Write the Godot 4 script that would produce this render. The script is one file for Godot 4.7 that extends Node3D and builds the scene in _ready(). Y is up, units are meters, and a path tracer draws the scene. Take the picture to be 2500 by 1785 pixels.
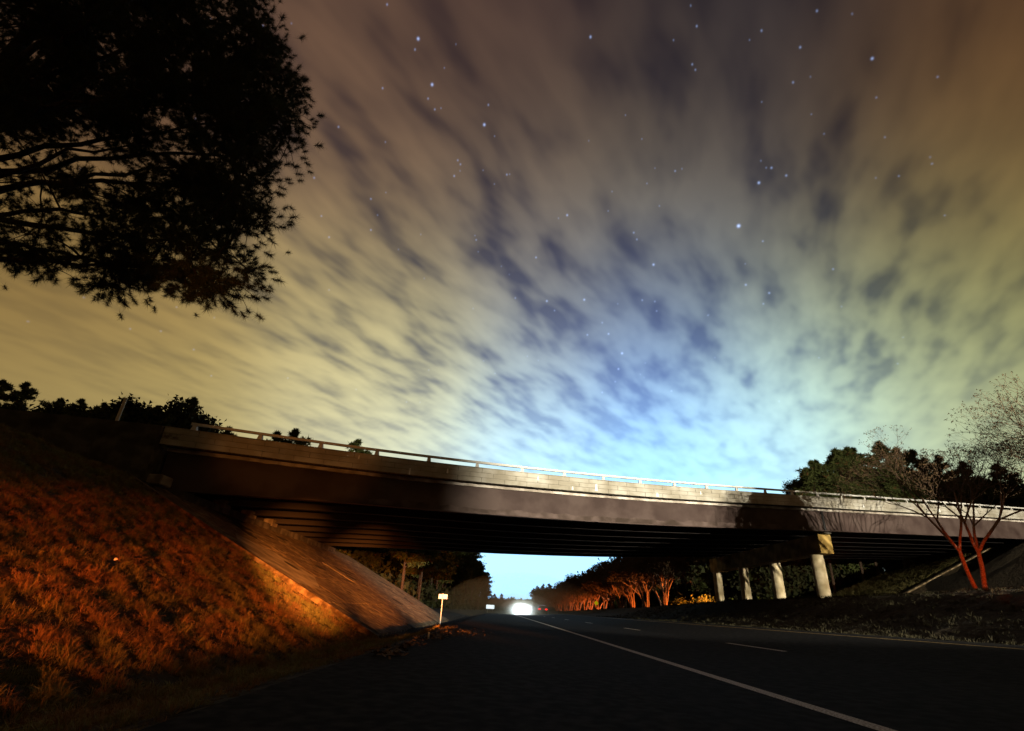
extends Node3D
# Night long exposure: an overpass crossing a divided highway under streaked clouds.
# The camera stands low on the paved shoulder; -Z runs along the road, y is up, metres.

const EYE := 0.6


# ---------------------------------------------------------------- mesh helper
class MB:
	var v := PackedVector3Array()
	var n := PackedVector3Array()
	var c := PackedColorArray()
	var u := PackedVector2Array()
	var col := Color(1, 1, 1)

	func tri(a: Vector3, b: Vector3, d: Vector3) -> void:
		var m := (b - a).cross(d - a).normalized()
		v.append(a); v.append(d); v.append(b)
		for i in 3:
			n.append(m)
			c.append(col)
			u.append(Vector2.ZERO)

	func quad(a: Vector3, b: Vector3, d: Vector3, e: Vector3) -> void:
		tri(a, b, d)
		tri(a, d, e)

	func quad_out(a: Vector3, b: Vector3, d: Vector3, e: Vector3, centre: Vector3) -> void:
		if (b - a).cross(d - a).dot((a + b + d + e) * 0.25 - centre) < 0.0:
			quad(a, e, d, b)
		else:
			quad(a, b, d, e)

	func vert(p: Vector3, m: Vector3) -> void:
		v.append(p); n.append(m); c.append(col); u.append(Vector2.ZERO)

	func quad_smooth(a: Vector3, b: Vector3, d: Vector3, e: Vector3, na: Vector3, nb: Vector3, nd: Vector3, ne: Vector3) -> void:
		vert(a, na); vert(d, nd); vert(b, nb)
		vert(a, na); vert(e, ne); vert(d, nd)

	# rows of section points, each row one closed outline
	func loft(rows: Array, caps := true) -> void:
		for i in rows.size() - 1:
			var a: PackedVector3Array = rows[i]
			var b: PackedVector3Array = rows[i + 1]
			var mid := Vector3.ZERO
			for p in a:
				mid += p
			for p in b:
				mid += p
			mid /= float(a.size() + b.size())
			for k in a.size():
				var l := (k + 1) % a.size()
				quad_out(a[k], a[l], b[l], b[k], mid)
		if caps and rows.size() > 1:
			for e in 2:
				var r: PackedVector3Array = rows[0] if e == 0 else rows[rows.size() - 1]
				var o: PackedVector3Array = rows[1] if e == 0 else rows[rows.size() - 2]
				var mid := Vector3.ZERO
				for p in o:
					mid += p
				mid /= float(o.size())
				for k in range(1, r.size() - 1):
					if (r[k] - r[0]).cross(r[k + 1] - r[0]).dot(r[0] - mid) < 0.0:
						tri(r[0], r[k + 1], r[k])
					else:
						tri(r[0], r[k], r[k + 1])

	func box(at: Vector3, size: Vector3, turn := Basis()) -> void:
		var h := size * 0.5
		var rows := []
		for s in [-1.0, 1.0]:
			var r := PackedVector3Array()
			for q in [Vector2(-1, -1), Vector2(1, -1), Vector2(1, 1), Vector2(-1, 1)]:
				r.append(at + turn * Vector3(q.x * h.x, q.y * h.y, s * h.z))
			rows.append(r)
		loft(rows)

	# a box with its twelve edges chamfered
	func bevelled(at: Vector3, size: Vector3, e: float, turn := Basis()) -> void:
		var h := size * 0.5
		var rows := []
		for s in [[-h.z, e], [-h.z + e, 0.0], [h.z - e, 0.0], [h.z, e]]:
			var r := PackedVector3Array()
			var k: float = s[1]
			for q in [Vector2(-h.x + e, -h.y + k), Vector2(h.x - e, -h.y + k), Vector2(h.x - k, -h.y + e), Vector2(h.x - k, h.y - e), Vector2(h.x - e, h.y - k), Vector2(-h.x + e, h.y - k), Vector2(-h.x + k, h.y - e), Vector2(-h.x + k, -h.y + e)]:
				r.append(at + turn * Vector3(q.x, q.y, s[0]))
			rows.append(r)
		loft(rows)

	func tube(pts: PackedVector3Array, rad: PackedFloat32Array, sides := 6) -> void:
		var prev := PackedVector3Array()
		var prevn := PackedVector3Array()
		var side := Vector3.ZERO
		for i in pts.size():
			var t := (pts[mini(i + 1, pts.size() - 1)] - pts[maxi(i - 1, 0)]).normalized()
			if i == 0:
				side = t.cross(Vector3(0.31, 0.2, 0.93))
				if side.length() < 0.05:
					side = t.cross(Vector3.RIGHT)
			side = (side - t * side.dot(t)).normalized()
			var up := t.cross(side)
			var ring := PackedVector3Array()
			var ringn := PackedVector3Array()
			for k in sides:
				var a := TAU * k / sides
				var m := side * cos(a) + up * sin(a)
				ringn.append(m)
				ring.append(pts[i] + m * rad[i])
			if i:
				for k in sides:
					var l := (k + 1) % sides
					quad_smooth(prev[k], prev[l], ring[l], ring[k], prevn[k], prevn[l], ringn[l], ringn[k])
			prev = ring
			prevn = ringn

	func disc(at: Vector3, axis: Vector3, r: float, sides := 12) -> void:
		var s := axis.cross(Vector3(0.3, 0.9, 0.2)).normalized()
		var t := axis.cross(s).normalized()
		for k in sides:
			var a := TAU * k / sides
			var b := TAU * (k + 1) / sides
			var p := at + (s * cos(a) + t * sin(a)) * r
			var q := at + (s * cos(b) + t * sin(b)) * r
			if (p - at).cross(q - at).dot(axis) < 0.0:
				tri(at, q, p)
			else:
				tri(at, p, q)

	func mesh(m: Material) -> ArrayMesh:
		var a := []
		a.resize(Mesh.ARRAY_MAX)
		a[Mesh.ARRAY_VERTEX] = v
		a[Mesh.ARRAY_NORMAL] = n
		a[Mesh.ARRAY_COLOR] = c
		a[Mesh.ARRAY_TEX_UV] = u
		var r := ArrayMesh.new()
		r.add_surface_from_arrays(Mesh.PRIMITIVE_TRIANGLES, a)
		r.surface_set_material(0, m)
		return r


# ---------------------------------------------------------------- naming helpers
var taken := {}
var rng := RandomNumberGenerator.new()


func numbered(called: String) -> String:
	var k: int = taken.get(called, 0)
	taken[called] = k + 1
	return called if k == 0 else "%s_%03d" % [called, k]


func tag(o: Node3D, label: String, category: String, group := "") -> Node3D:
	o.set_meta("label", label)
	o.set_meta("category", category)
	if group:
		o.set_meta("group", group)
	return o


func thing(called: String, label: String, category: String, at := Vector3.ZERO, group := "") -> Node3D:
	var o := Node3D.new()
	o.name = numbered(called)
	add_child(o)
	o.position = at
	tag(o, label, category, group)
	return o


func put(called: String, m: Mesh, parent: Node3D, at := Vector3.ZERO) -> MeshInstance3D:
	var o := MeshInstance3D.new()
	o.mesh = m
	o.position = at
	if parent == self:
		o.name = numbered(called)
		add_child(o)
	else:
		var k := "n_" + called
		var i: int = parent.get_meta(k, 0)
		parent.set_meta(k, i + 1)
		o.name = called if i == 0 else "%s_%03d" % [called, i]
		parent.add_child(o)
	return o


func structure(called: String, m: Mesh) -> MeshInstance3D:
	var o := put(called, m, self)
	o.set_meta("kind", "structure")
	return o


func another(o: Node3D, label: String, at: Vector3, turn: float, size := 1.0, group := "") -> Node3D:
	var stem_name := String(o.name)
	var r: Node3D = o.duplicate()
	var cut := stem_name.rfind("_")
	if cut > 0 and stem_name.substr(cut + 1).is_valid_int():
		stem_name = stem_name.substr(0, cut)
	r.name = numbered(stem_name)
	add_child(r)
	r.position = at
	r.rotation.y = turn
	r.scale = Vector3.ONE * size
	r.set_meta("label", label)
	if group:
		r.set_meta("group", group)
	return r


# ---------------------------------------------------------------- materials
func noise_tex(seed_: int, freq: float, lo: Color, hi: Color, octaves := 4, size := 512, a := 0.25, b := 0.75) -> NoiseTexture2D:
	var f := FastNoiseLite.new()
	f.seed = seed_
	f.noise_type = FastNoiseLite.TYPE_SIMPLEX_SMOOTH
	f.frequency = freq
	f.fractal_octaves = octaves
	var g := Gradient.new()
	g.offsets = PackedFloat32Array([a, b])
	g.colors = PackedColorArray([lo, hi])
	var t := NoiseTexture2D.new()
	t.width = size
	t.height = size
	t.seamless = true
	t.noise = f
	t.color_ramp = g
	return t


func lin(r: float, g: float, b: float) -> Color:
	return Color(r, g, b).linear_to_srgb()


func mat(called: String, c: Color, rough := 0.9, tex: Texture2D = null, scale_ := 1.0, bump: Texture2D = null, depth := 1.0) -> StandardMaterial3D:
	var m := StandardMaterial3D.new()
	m.resource_name = called
	m.albedo_color = c
	m.roughness = rough
	m.metallic_specular = 0.3
	if tex or bump:
		m.uv1_triplanar = true
		m.uv1_world_triplanar = true
		m.uv1_scale = Vector3.ONE * scale_
	if tex:
		m.albedo_texture = tex
	if bump:
		m.heightmap_enabled = true
		m.heightmap_texture = bump
		m.heightmap_scale = depth
	return m


func tinted(m: StandardMaterial3D) -> StandardMaterial3D:
	m.vertex_color_use_as_albedo = true
	return m


var M := {}


func materials() -> void:
	var fine := noise_tex(3, 0.09, Color(0, 0, 0), Color(1, 1, 1), 4)
	var coarse := noise_tex(5, 0.02, Color(0, 0, 0), Color(1, 1, 1), 5)
	var blotch := noise_tex(8, 0.012, Color(0.62, 0.6, 0.56), Color(1, 1, 1), 5)
	var asph := noise_tex(11, 0.03, Color(0.62, 0.62, 0.64), Color(1, 1, 1), 5)
	M.soil = mat("soil", lin(0.034, 0.026, 0.014), 1.0, blotch, 0.35, coarse, 4.0)
	M.asphalt = mat("asphalt", lin(0.021, 0.021, 0.023), 0.9, asph, 0.3)
	M.shoulder = mat("shoulder_asphalt", lin(0.025, 0.025, 0.026), 0.92, asph, 0.35)
	M.asphalt.metallic_specular = 0.1
	M.shoulder.metallic_specular = 0.1
	M.groove = mat("groove", lin(0.024, 0.024, 0.025), 0.95)
	M.white_paint = mat("white_paint", lin(0.66, 0.62, 0.55), 0.7, noise_tex(31, 0.05, Color(0.55, 0.5, 0.45), Color(1, 1, 1), 4), 1.6)
	M.yellow_paint = mat("yellow_paint", lin(0.30, 0.20, 0.06), 0.7, blotch, 1.5)
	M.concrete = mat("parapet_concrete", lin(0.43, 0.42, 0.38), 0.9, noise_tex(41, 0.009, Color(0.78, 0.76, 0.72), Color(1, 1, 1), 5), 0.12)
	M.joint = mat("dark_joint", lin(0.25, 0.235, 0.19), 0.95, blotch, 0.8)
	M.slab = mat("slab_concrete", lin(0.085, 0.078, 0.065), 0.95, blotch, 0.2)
	M.column = mat("column_concrete", lin(0.56, 0.48, 0.33), 0.85, noise_tex(43, 0.01, Color(0.74, 0.72, 0.66), Color(1, 1, 1), 4), 0.14)
	M.cap = mat("cap_concrete", lin(0.34, 0.23, 0.075), 0.9, noise_tex(44, 0.01, Color(0.7, 0.68, 0.6), Color(1, 1, 1), 4), 0.14)
	M.haunch = mat("pale_edge", lin(0.60, 0.55, 0.50), 0.8, noise_tex(45, 0.01, Color(0.6, 0.58, 0.55), Color(1, 1, 1), 4), 0.15)
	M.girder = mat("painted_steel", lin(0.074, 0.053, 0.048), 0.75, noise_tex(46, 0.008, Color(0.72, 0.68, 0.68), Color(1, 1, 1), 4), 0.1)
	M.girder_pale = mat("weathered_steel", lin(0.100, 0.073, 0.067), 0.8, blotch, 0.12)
	M.girder_shade = mat("shade_dark_steel", lin(0.018, 0.015, 0.015), 0.9)  # shade under the bridge put into the colour of the inner girders
	M.rail = mat("galvanised_rail", lin(0.52, 0.52, 0.50), 0.6)
	M.paving = mat("slope_paving", lin(0.20, 0.155, 0.095), 0.92, noise_tex(47, 0.014, Color(0.5, 0.46, 0.4), Color(1, 1, 1), 5), 0.3, fine, 0.5)
	M.paving_b = mat("slope_paving_dark", lin(0.155, 0.115, 0.07), 0.92, noise_tex(48, 0.014, Color(0.55, 0.5, 0.42), Color(1, 1, 1), 5), 0.35, fine, 0.5)
	M.patch = mat("repaired_paving", lin(0.24, 0.21, 0.17), 0.9, blotch, 0.15)
	M.stain = mat("white_stain", lin(0.75, 0.76, 0.78), 0.8)
	M.post = mat("grey_post", lin(0.42, 0.38, 0.33), 0.7)
	M.sign_white = mat("sign_face", lin(0.45, 0.47, 0.50), 0.5)
	M.glow_sign = mat("added_glow_sign_face", lin(0.8, 0.8, 0.8), 0.6)
	M.glow_sign.emission_enabled = true  # no lamp: added glow imitates headlights returned by reflective sheeting
	M.glow_sign.emission = Color(0.93, 1.0, 1.0)
	M.glow_sign.emission_energy_multiplier = 1.4
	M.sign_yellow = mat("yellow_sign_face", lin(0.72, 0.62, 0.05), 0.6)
	M.sign_yellow.emission_enabled = true  # added emission mimics reflective sheeting; the sign has no lamp
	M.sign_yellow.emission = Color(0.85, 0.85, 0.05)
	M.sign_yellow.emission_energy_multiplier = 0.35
	M.needle = tinted(mat("pine_needle", Color.WHITE, 0.85))
	M.leaf = tinted(mat("dry_leaf", Color.WHITE, 0.9))
	M.bark = mat("pine_bark", lin(0.075, 0.050, 0.034), 0.95, blotch, 1.2, coarse, 4.0)
	M.myrtle = mat("myrtle_bark", lin(0.30, 0.19, 0.13), 0.75, noise_tex(52, 0.02, Color(0.6, 0.5, 0.45), Color(1, 1, 1), 4), 1.1)
	M.twig = mat("myrtle_twig", lin(0.10, 0.066, 0.042), 0.9)
	M.grass = tinted(mat("dry_grass", Color.WHITE, 0.9))
	M.paper = mat("white_scrap", lin(0.75, 0.77, 0.8), 0.8)
	M.paint_dark = mat("dark_car_paint", lin(0.02, 0.022, 0.028), 0.35)
	M.paint_dark.clearcoat_enabled = true
	M.paint_dark.clearcoat = 0.8
	M.glass = mat("car_window", lin(0.01, 0.012, 0.014), 0.1)
	M.tyre = mat("tyre_rubber", lin(0.02, 0.02, 0.02), 0.9)
	M.rim = mat("wheel_rim", lin(0.4, 0.4, 0.42), 0.4)
	M.chrome = mat("bumper_trim", lin(0.06, 0.06, 0.065), 0.5)
	M.head = mat("headlight_lens", lin(0.9, 0.9, 0.9), 0.3)
	M.head.emission_enabled = true
	M.head.emission = Color(0.9, 0.97, 1.0)
	M.head.emission_energy_multiplier = 30.0
	M.tail = mat("tail_light_lens", lin(0.5, 0.02, 0.02), 0.3)
	M.tail.emission_enabled = true
	M.tail.emission = Color(1.0, 0.06, 0.03)
	M.tail.emission_energy_multiplier = 8.0


# ---------------------------------------------------------------- the lie of the land
func poly(x: float, t: Array) -> float:
	if x <= t[0]:
		return t[1]
	for i in range(2, t.size(), 2):
		if x <= t[i]:
			var k: float = (x - t[i - 2]) / (t[i] - t[i - 2])
			return lerpf(t[i - 1], t[i + 1], k)
	return t[t.size() - 1]


func road_y(x: float) -> float:
	return poly(x, [2.6, 0.0, 6.25, 0.09, 9.9, 0.42, 11.2, 0.47])


func median_fall(d: float) -> float:
	return poly(d, [50.0, 1.0, 69.0, 0.82, 100.0, 0.70, 164.0, 0.40, 260.0, 0.22, 500.0, 0.15])


func ground(x: float, z: float) -> float:
	var d := -z
	if x < -1.7:
		var bank := poly(x, [-60.0, 6.6, -26.0, 6.6, -20.0, 6.0, -15.2, 4.7, -4.4, -0.6, -3.4, -0.48, -1.7, 0.0])
		var low := poly(x, [-60.0, 1.4, -12.0, 0.3, -4.4, -0.6, -3.4, -0.48, -1.7, 0.0])
		return lerpf(bank, low, smoothstep(51.0, 60.0, d) if x > -18.0 else smoothstep(52.0, 64.0, d))
	if x <= 11.2:
		return road_y(x)
	var m := median_fall(d)
	var full := poly(x, [11.2, 0.47, 13.0, 0.36, 16.0, 1.15, 18.5, 2.05, 20.0, 2.27, 25.0, 2.55, 26.5, 2.5, 28.5, 2.05, 36.8, 2.05, 52.0, 9.6, 64.0, 10.0])
	var open := poly(x, [11.2, 0.47, 13.0, 0.36, 16.0, 1.15, 18.5, 2.05, 20.0, 2.27, 25.0, 2.55, 26.5, 2.5, 28.5, 2.05, 36.8, 2.05, 52.0, 3.2, 64.0, 3.4])
	var k := smoothstep(22.0, 38.0, d) * (1.0 - smoothstep(70.0, 84.0, d)) if x < 60.0 else 1.0 - smoothstep(90.0, 150.0, d)
	var y := lerpf(open, full, k)
	y = 0.47 + (y - 0.47) * m if x > 13.0 else y
	return y + 4.6 * smoothstep(4.0, 30.0, z) * smoothstep(22.0, 28.4, x)  # unseen rise added behind the camera to lift the headlights there


func bump(x: float, z: float, f: FastNoiseLite) -> float:
	if x > -1.9 and x < 11.6 or x > 27.5 and x < 37.0 or absf(z) > 400.0:
		return 0.0
	return 0.09 * f.get_noise_2d(x * 9.0, z * 9.0) + 0.14 * f.get_noise_2d(x * 2.5 + 70.0, z * 2.5)


func terrain() -> void:
	var f := FastNoiseLite.new()
	f.seed = 4
	f.frequency = 0.1
	var xs := PackedFloat32Array([-1600, -600, -250, -120, -80, -60, -45, -36, -30, -26, -23, -20, -18, -16.5])
	var x := -15.2
	while x < -4.41:
		xs.append(x)
		x += 0.4
	xs.append_array(PackedFloat32Array([-4.4, -3.9, -3.4, -2.9, -2.3, -1.7, 2.6, 6.25, 9.9, 11.2, 12, 13, 14, 15, 16, 17, 17.8, 18.5, 19.2, 20, 21, 22, 23, 24, 25, 26.5, 27.5, 28.5, 32, 36.8, 38, 40, 42, 44, 46, 48, 50, 52, 56, 60, 64, 80, 110, 160, 300, 700, 1600]))
	var zs := PackedFloat32Array([400, 200, 120, 80, 50, 35, 25, 18, 13, 9, 6, 4])
	var z := 3.0
	while z > -60.0:
		zs.append(z)
		z -= 0.55 if z > -24.0 else 1.2
	zs.append_array(PackedFloat32Array([-62, -66, -70, -75, -80, -85, -92, -100, -110, -120, -135, -150, -164, -180, -200, -230, -260, -300, -350, -400, -460, -600, -900, -1800]))
	var pts := []
	for zz in zs:
		var row := PackedVector3Array()
		for xx in xs:
			var y := ground(xx, zz) + bump(xx, zz, f)
			if xx > -1.8 and xx < 11.3:
				y -= 0.03
			if xx > 28.2 and xx < 37.0:
				y -= 0.03
			row.append(Vector3(xx, y, zz))
		pts.append(row)
	var b := MB.new()
	for i in zs.size() - 1:
		for j in xs.size() - 1:
			b.quad(pts[i][j], pts[i][j + 1], pts[i + 1][j + 1], pts[i + 1][j])
	structure("ground", b.mesh(M.soil))


# a strip of ground cover between two x positions, following the cross fall
func strip(b: MB, x0: float, x1: float, z0: float, z1: float, lift: float) -> void:
	var stations := PackedFloat32Array([x0])
	for k in [2.6, 6.25, 9.9]:
		if k > x0 and k < x1:
			stations.append(k)
	stations.append(x1)
	for i in stations.size() - 1:
		var a := stations[i]
		var c := stations[i + 1]
		b.quad(Vector3(a, road_y(a) + lift, z0), Vector3(c, road_y(c) + lift, z0), Vector3(c, road_y(c) + lift, z1), Vector3(a, road_y(a) + lift, z1))


func roads() -> void:
	var b := MB.new()
	strip(b, 1.35, 11.2, 300.0, -700.0, 0.0)
	var road := structure("road", b.mesh(M.asphalt))
	b = MB.new()
	b.loft([PackedVector3Array([Vector3(-1.72, -0.14, 300), Vector3(1.37, -0.14, 300), Vector3(1.37, 0.006, 300), Vector3(-1.66, 0.006, 300)]), PackedVector3Array([Vector3(-1.72, -0.14, -700), Vector3(1.37, -0.14, -700), Vector3(1.37, 0.006, -700), Vector3(-1.66, 0.006, -700)])])
	var sh := structure("road_shoulder", b.mesh(M.shoulder))
	b = MB.new()
	strip(b, 2.56, 2.70, 300.0, -700.0, 0.005)
	put("white_edge_line", b.mesh(M.white_paint), road)
	b = MB.new()
	strip(b, 9.85, 9.99, 300.0, -700.0, 0.005)
	put("yellow_edge_line", b.mesh(M.yellow_paint), road)
	b = MB.new()
	strip(b, 6.19, 6.31, -12.4, -15.5, 0.006)
	var dash := b.mesh(M.white_paint)
	for k in range(-2, 18):
		put("lane_dash", dash, road, Vector3(0, 0, -12.5 * k))
	# the other carriageway, beyond the median
	b = MB.new()
	var ds := [300.0, 60.0, 35.0, 25.0, 18.0, 13.0, 9.0, 6.0, 4.0, -50.0, -69.0, -100.0, -164.0, -260.0, -500.0, -700.0]
	for i in ds.size() - 1:
		var a: float = ds[i]
		var c: float = ds[i + 1]
		b.quad(Vector3(28.4, ground(28.5, a) + 0.0, a), Vector3(36.9, ground(36.8, a), a), Vector3(36.9, ground(36.8, c), c), Vector3(28.4, ground(28.5, c), c))
	structure("far_road", b.mesh(M.asphalt))


# ---------------------------------------------------------------- the bridge
func face_z(x: float) -> float:
	return -(28.8 + 0.42 * x)


func curve(x: float, t: Array) -> float:
	for i in range(0, t.size() - 2, 2):
		if x <= t[i + 2] or i == t.size() - 4:
			var a: float = t[i + 1] if i == 0 else (t[i + 3] - t[i - 1]) / (t[i + 2] - t[i - 2])
			var h: float = t[i + 2] - t[i]
			var m0: float = (t[i + 3] - t[i + 1]) / h if i == 0 else a
			var m1: float = (t[i + 3] - t[i + 1]) / h if i >= t.size() - 4 else (t[i + 5] - t[i + 1]) / (t[i + 4] - t[i])
			var k: float = (x - t[i]) / h
			if k > 1.0:
				return t[i + 3] + m1 * (x - t[i + 2])
			if k < 0.0:
				return t[i + 1] + m0 * (x - t[i])
			return t[i + 1] * (2 * k * k * k - 3 * k * k + 1) + m0 * h * (k * k * k - 2 * k * k + k) + t[i + 3] * (-2 * k * k * k + 3 * k * k) + m1 * h * (k * k * k - k * k)
	return 0.0


func parapet_top(x: float) -> float:
	return EYE + curve(x, [-14.3, 6.77, -7.6, 6.91, -0.3, 7.22, 9.6, 7.85, 23.3, 9.01, 36.3, 10.15, 50.0, 11.32, 64.0, 12.5])


func girder_bottom(x: float) -> float:
	return EYE + curve(x, [-14.3, 4.10, -7.6, 4.48, -0.3, 4.78, 9.6, 5.39, 23.3, 6.55, 36.3, 7.62, 50.0, 8.72, 64.0, 9.85])


func on(x: float, y: float, off: float) -> Vector3:
	return Vector3(x, y, face_z(x) - off)


# a member running along the bridge: y between lo and hi (callables of x), depth between two offsets
func beam(b: MB, xs: PackedFloat32Array, lo: Array, hi: Array, o0: float, o1: float) -> void:
	var rows := []
	for i in xs.size():
		var x := xs[i]
		rows.append(PackedVector3Array([on(x, lo[i], o0), on(x, lo[i], o1), on(x, hi[i], o1), on(x, hi[i], o0)]))
	b.loft(rows)


func bridge() -> void:
	var br := thing("highway_overpass", "long concrete and steel overpass crossing the whole road on round pale columns", "bridge", Vector3.ZERO)
	var xs := PackedFloat32Array()
	var x := -15.6
	while x < 62.1:
		xs.append(x)
		x += 2.59
	var top := []
	var low := []
	var bot := []
	for q in xs:
		top.append(parapet_top(q))
		low.append(parapet_top(q) - 0.82)
		bot.append(girder_bottom(q))
	var plus := func(a: Array, k: float) -> Array: return a.map(func(y): return y + k)
	var b := MB.new()
	beam(b, xs, plus.call(low, 0.03), plus.call(low, 0.26), 0.30, 22.9)
	put("deck_slab", b.mesh(M.slab), br)
	# near parapet: a dark backing wall with blocks standing proud of it
	b = MB.new()
	beam(b, xs, low, plus.call(top, -0.03), 0.03, 0.29)
	var par := put("parapet", b.mesh(M.joint), br)
	b = MB.new()
	beam(b, xs, plus.call(top, -0.028), top, -0.02, 0.31)
	put("coping", b.mesh(M.concrete), par)
	for course in 3:
		var bx := -15.6 + (0.65 if course == 1 else 0.0)
		while bx < 61.0:
			b = MB.new()
			var x0 := bx + 0.012
			var x1 := bx + 1.283
			var rows := []
			for s in [x0, x1]:
				var y0: float = parapet_top(s) - 0.82 + course * 0.265 + 0.006
				var y1 := y0 + 0.252
				var o: float = rng.randf_range(0.0, 0.008)
				rows.append(PackedVector3Array([on(s, y0 + 0.012, o), on(s, y0, o + 0.012), on(s, y0, 0.032), on(s, y1, 0.032), on(s, y1, o + 0.012), on(s, y1 - 0.012, o)]))
			b.loft(rows)
			put("parapet_block", b.mesh(M.concrete), par)
			bx += 1.295
	# lime streaks and drain marks on the blocks
	for s in [[-3.2, 0.05, 0.25, 0.3], [-7.6, 0.03, 0.2, 0.5], [-5.1, 0.04, 0.35, 0.0], [1.9, 0.06, 0.25, 0.42], [4.05, 0.05, 0.2, 0.05], [5.6, 0.09, 0.42, 0.1], [9.9, 0.1, 0.24, 0.05], [13.3, 0.04, 0.2, 0.4], [29.0, 0.06, 0.22, 0.2], [38.6, 0.09, 0.3, 0.2]]:
		b = MB.new()
		var yy: float = parapet_top(s[0]) - 0.82 + s[3]
		b.loft([PackedVector3Array([on(s[0] - s[1], yy, -0.004), on(s[0] + s[1], yy, -0.004), on(s[0] + s[1], yy, 0.02), on(s[0] - s[1], yy, 0.02)]), PackedVector3Array([on(s[0] - s[1] * 0.5, yy + s[2], -0.004), on(s[0] + s[1] * 0.5, yy + s[2], -0.004), on(s[0] + s[1] * 0.5, yy + s[2], 0.02), on(s[0] - s[1] * 0.5, yy + s[2], 0.02)])])
		put("lime_streak", b.mesh(M.stain), par)
	b = MB.new()
	beam(b, xs, low, top, 22.92, 23.2)
	put("far_parapet", b.mesh(M.slab), br)
	# metal rail on the near parapet
	var rail := Node3D.new()
	rail.name = "rail"
	br.add_child(rail)
	b = MB.new()
	var rxs := PackedFloat32Array([-14.75])
	var rtop := [parapet_top(-14.75)]
	for i in range(1, xs.size()):
		rxs.append(xs[i])
		rtop.append(top[i])
	beam(b, rxs, plus.call(rtop, 0.25), plus.call(rtop, 0.37), 0.08, 0.20)
	put("top_rail", b.mesh(M.rail), rail)
	x = -14.6
	while x < 61.0:
		b = MB.new()
		var yt := parapet_top(x)
		var rows := []
		for s in [[0.0, 0.13, 0.03, 0.27], [0.03, 0.10, 0.05, 0.25], [0.245, 0.075, 0.09, 0.19]]:
			rows.append(PackedVector3Array([on(x - s[1], yt + s[0], s[2]), on(x + s[1], yt + s[0], s[2]), on(x + s[1], yt + s[0], s[3]), on(x - s[1], yt + s[0], s[3])]))
		b.loft(rows)
		put("rail_post", b.mesh(M.rail), rail)
		x += 2.59
	# girders
	var gx := PackedFloat32Array()
	var gtop := []
	var gbot := []
	for i in xs.size():
		if xs[i] < 58.0:
			gx.append(xs[i])
			gtop.append(low[i])
			gbot.append(bot[i])
	for i in 8:
		var o := 0.8 + i * 3.05
		b = MB.new()
		beam(b, gx, plus.call(gbot, 0.05), plus.call(gtop, -0.13), o + 0.02, o + 0.06)
		beam(b, gx, gbot, plus.call(gbot, 0.05), o - 0.14, o + 0.22)
		var g := put("girder", b.mesh(M.girder if i == 0 else M.girder_shade), br)
		if i == 0:
			# paler weathered paint along the foot of the outer web
			b = MB.new()
			var wn := FastNoiseLite.new()
			wn.seed = 6
			wn.frequency = 0.9
			var wx := -7.0
			while wx < 24.0:
				var y0 := girder_bottom(wx) + 0.052
				var y1 := girder_bottom(wx + 0.2) + 0.052
				var h0 := 0.30 + 0.16 * wn.get_noise_1d(wx)
				var h1 := 0.30 + 0.16 * wn.get_noise_1d(wx + 0.2)
				b.quad_out(on(wx, y0, o + 0.016), on(wx + 0.2, y1, o + 0.016), on(wx + 0.2, y1 + h1, o + 0.016), on(wx, y0 + h0, o + 0.016), on(wx, y0, o + 1.0))
				wx += 0.2
			put("weathered_band", b.mesh(M.girder_pale), g)
		b = MB.new()
		beam(b, gx, plus.call(gtop, -0.13), plus.call(gtop, 0.03), o - 0.12, o + 0.2)
		put("top_flange", b.mesh(M.haunch if i == 0 else M.girder_shade), g)
	# expansion joint over the pier
	b = MB.new()
	b.loft([PackedVector3Array([on(24.75, girder_bottom(24.8) + 0.06, 0.76), on(24.95, girder_bottom(24.9) + 0.06, 0.76), on(24.95, girder_bottom(24.9) + 0.06, 0.83), on(24.75, girder_bottom(24.8) + 0.06, 0.83)]), PackedVector3Array([on(24.75, parapet_top(24.8) - 0.97, 0.76), on(24.95, parapet_top(24.9) - 0.97, 0.76), on(24.95, parapet_top(24.9) - 0.97, 0.83), on(24.75, parapet_top(24.8) - 0.97, 0.83)])])
	put("expansion_joint", b.mesh(M.groove), br)
	# pier
	b = MB.new()
	b.bevelled(Vector3(24.9, 6.42, -51.6), Vector3(1.0, 1.42, 22.4), 0.03)
	put("pier_cap", b.mesh(M.cap), br)
	b = MB.new()
	for i in 8:
		b.bevelled(Vector3(24.9, 7.14, face_z(24.9) - 0.84 - i * 3.05), Vector3(0.55, 0.1, 0.5), 0.01)
	put("bearing", b.mesh(M.slab), br).set_meta("kind", "stuff")
	for z in [-41.7, -48.4, -55.0, -61.8]:
		b = MB.new()
		b.tube(PackedVector3Array([Vector3(0, -0.6, 0), Vector3(0, 1.0, 0), Vector3(0, 3.29, 0)]), PackedFloat32Array([0.47, 0.47, 0.47]), 32)
		b.disc(Vector3(0, 3.29, 0), Vector3.UP, 0.47, 32)
		put("column", b.mesh(M.column), br, Vector3(24.75, 2.43, z))
	# abutments
	b = MB.new()
	var ax := PackedFloat32Array([-17.6, -15.75])
	beam(b, ax, [2.6, 2.6], [parapet_top(-17.6) - 0.85, parapet_top(-15.7) - 0.85], -0.1, 23.3)
	beam(b, PackedFloat32Array([-17.0, -14.2]), [3.4, 3.4], [4.62, 4.62], 0.2, 23.2)
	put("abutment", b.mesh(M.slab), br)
	b = MB.new()
	beam(b, PackedFloat32Array([-22.5, -15.62]), [4.2, 4.2], [parapet_top(-22.5) - 0.3, parapet_top(-15.7) - 0.02], -0.14, 0.26)
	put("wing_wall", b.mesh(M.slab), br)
	b = MB.new()
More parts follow.
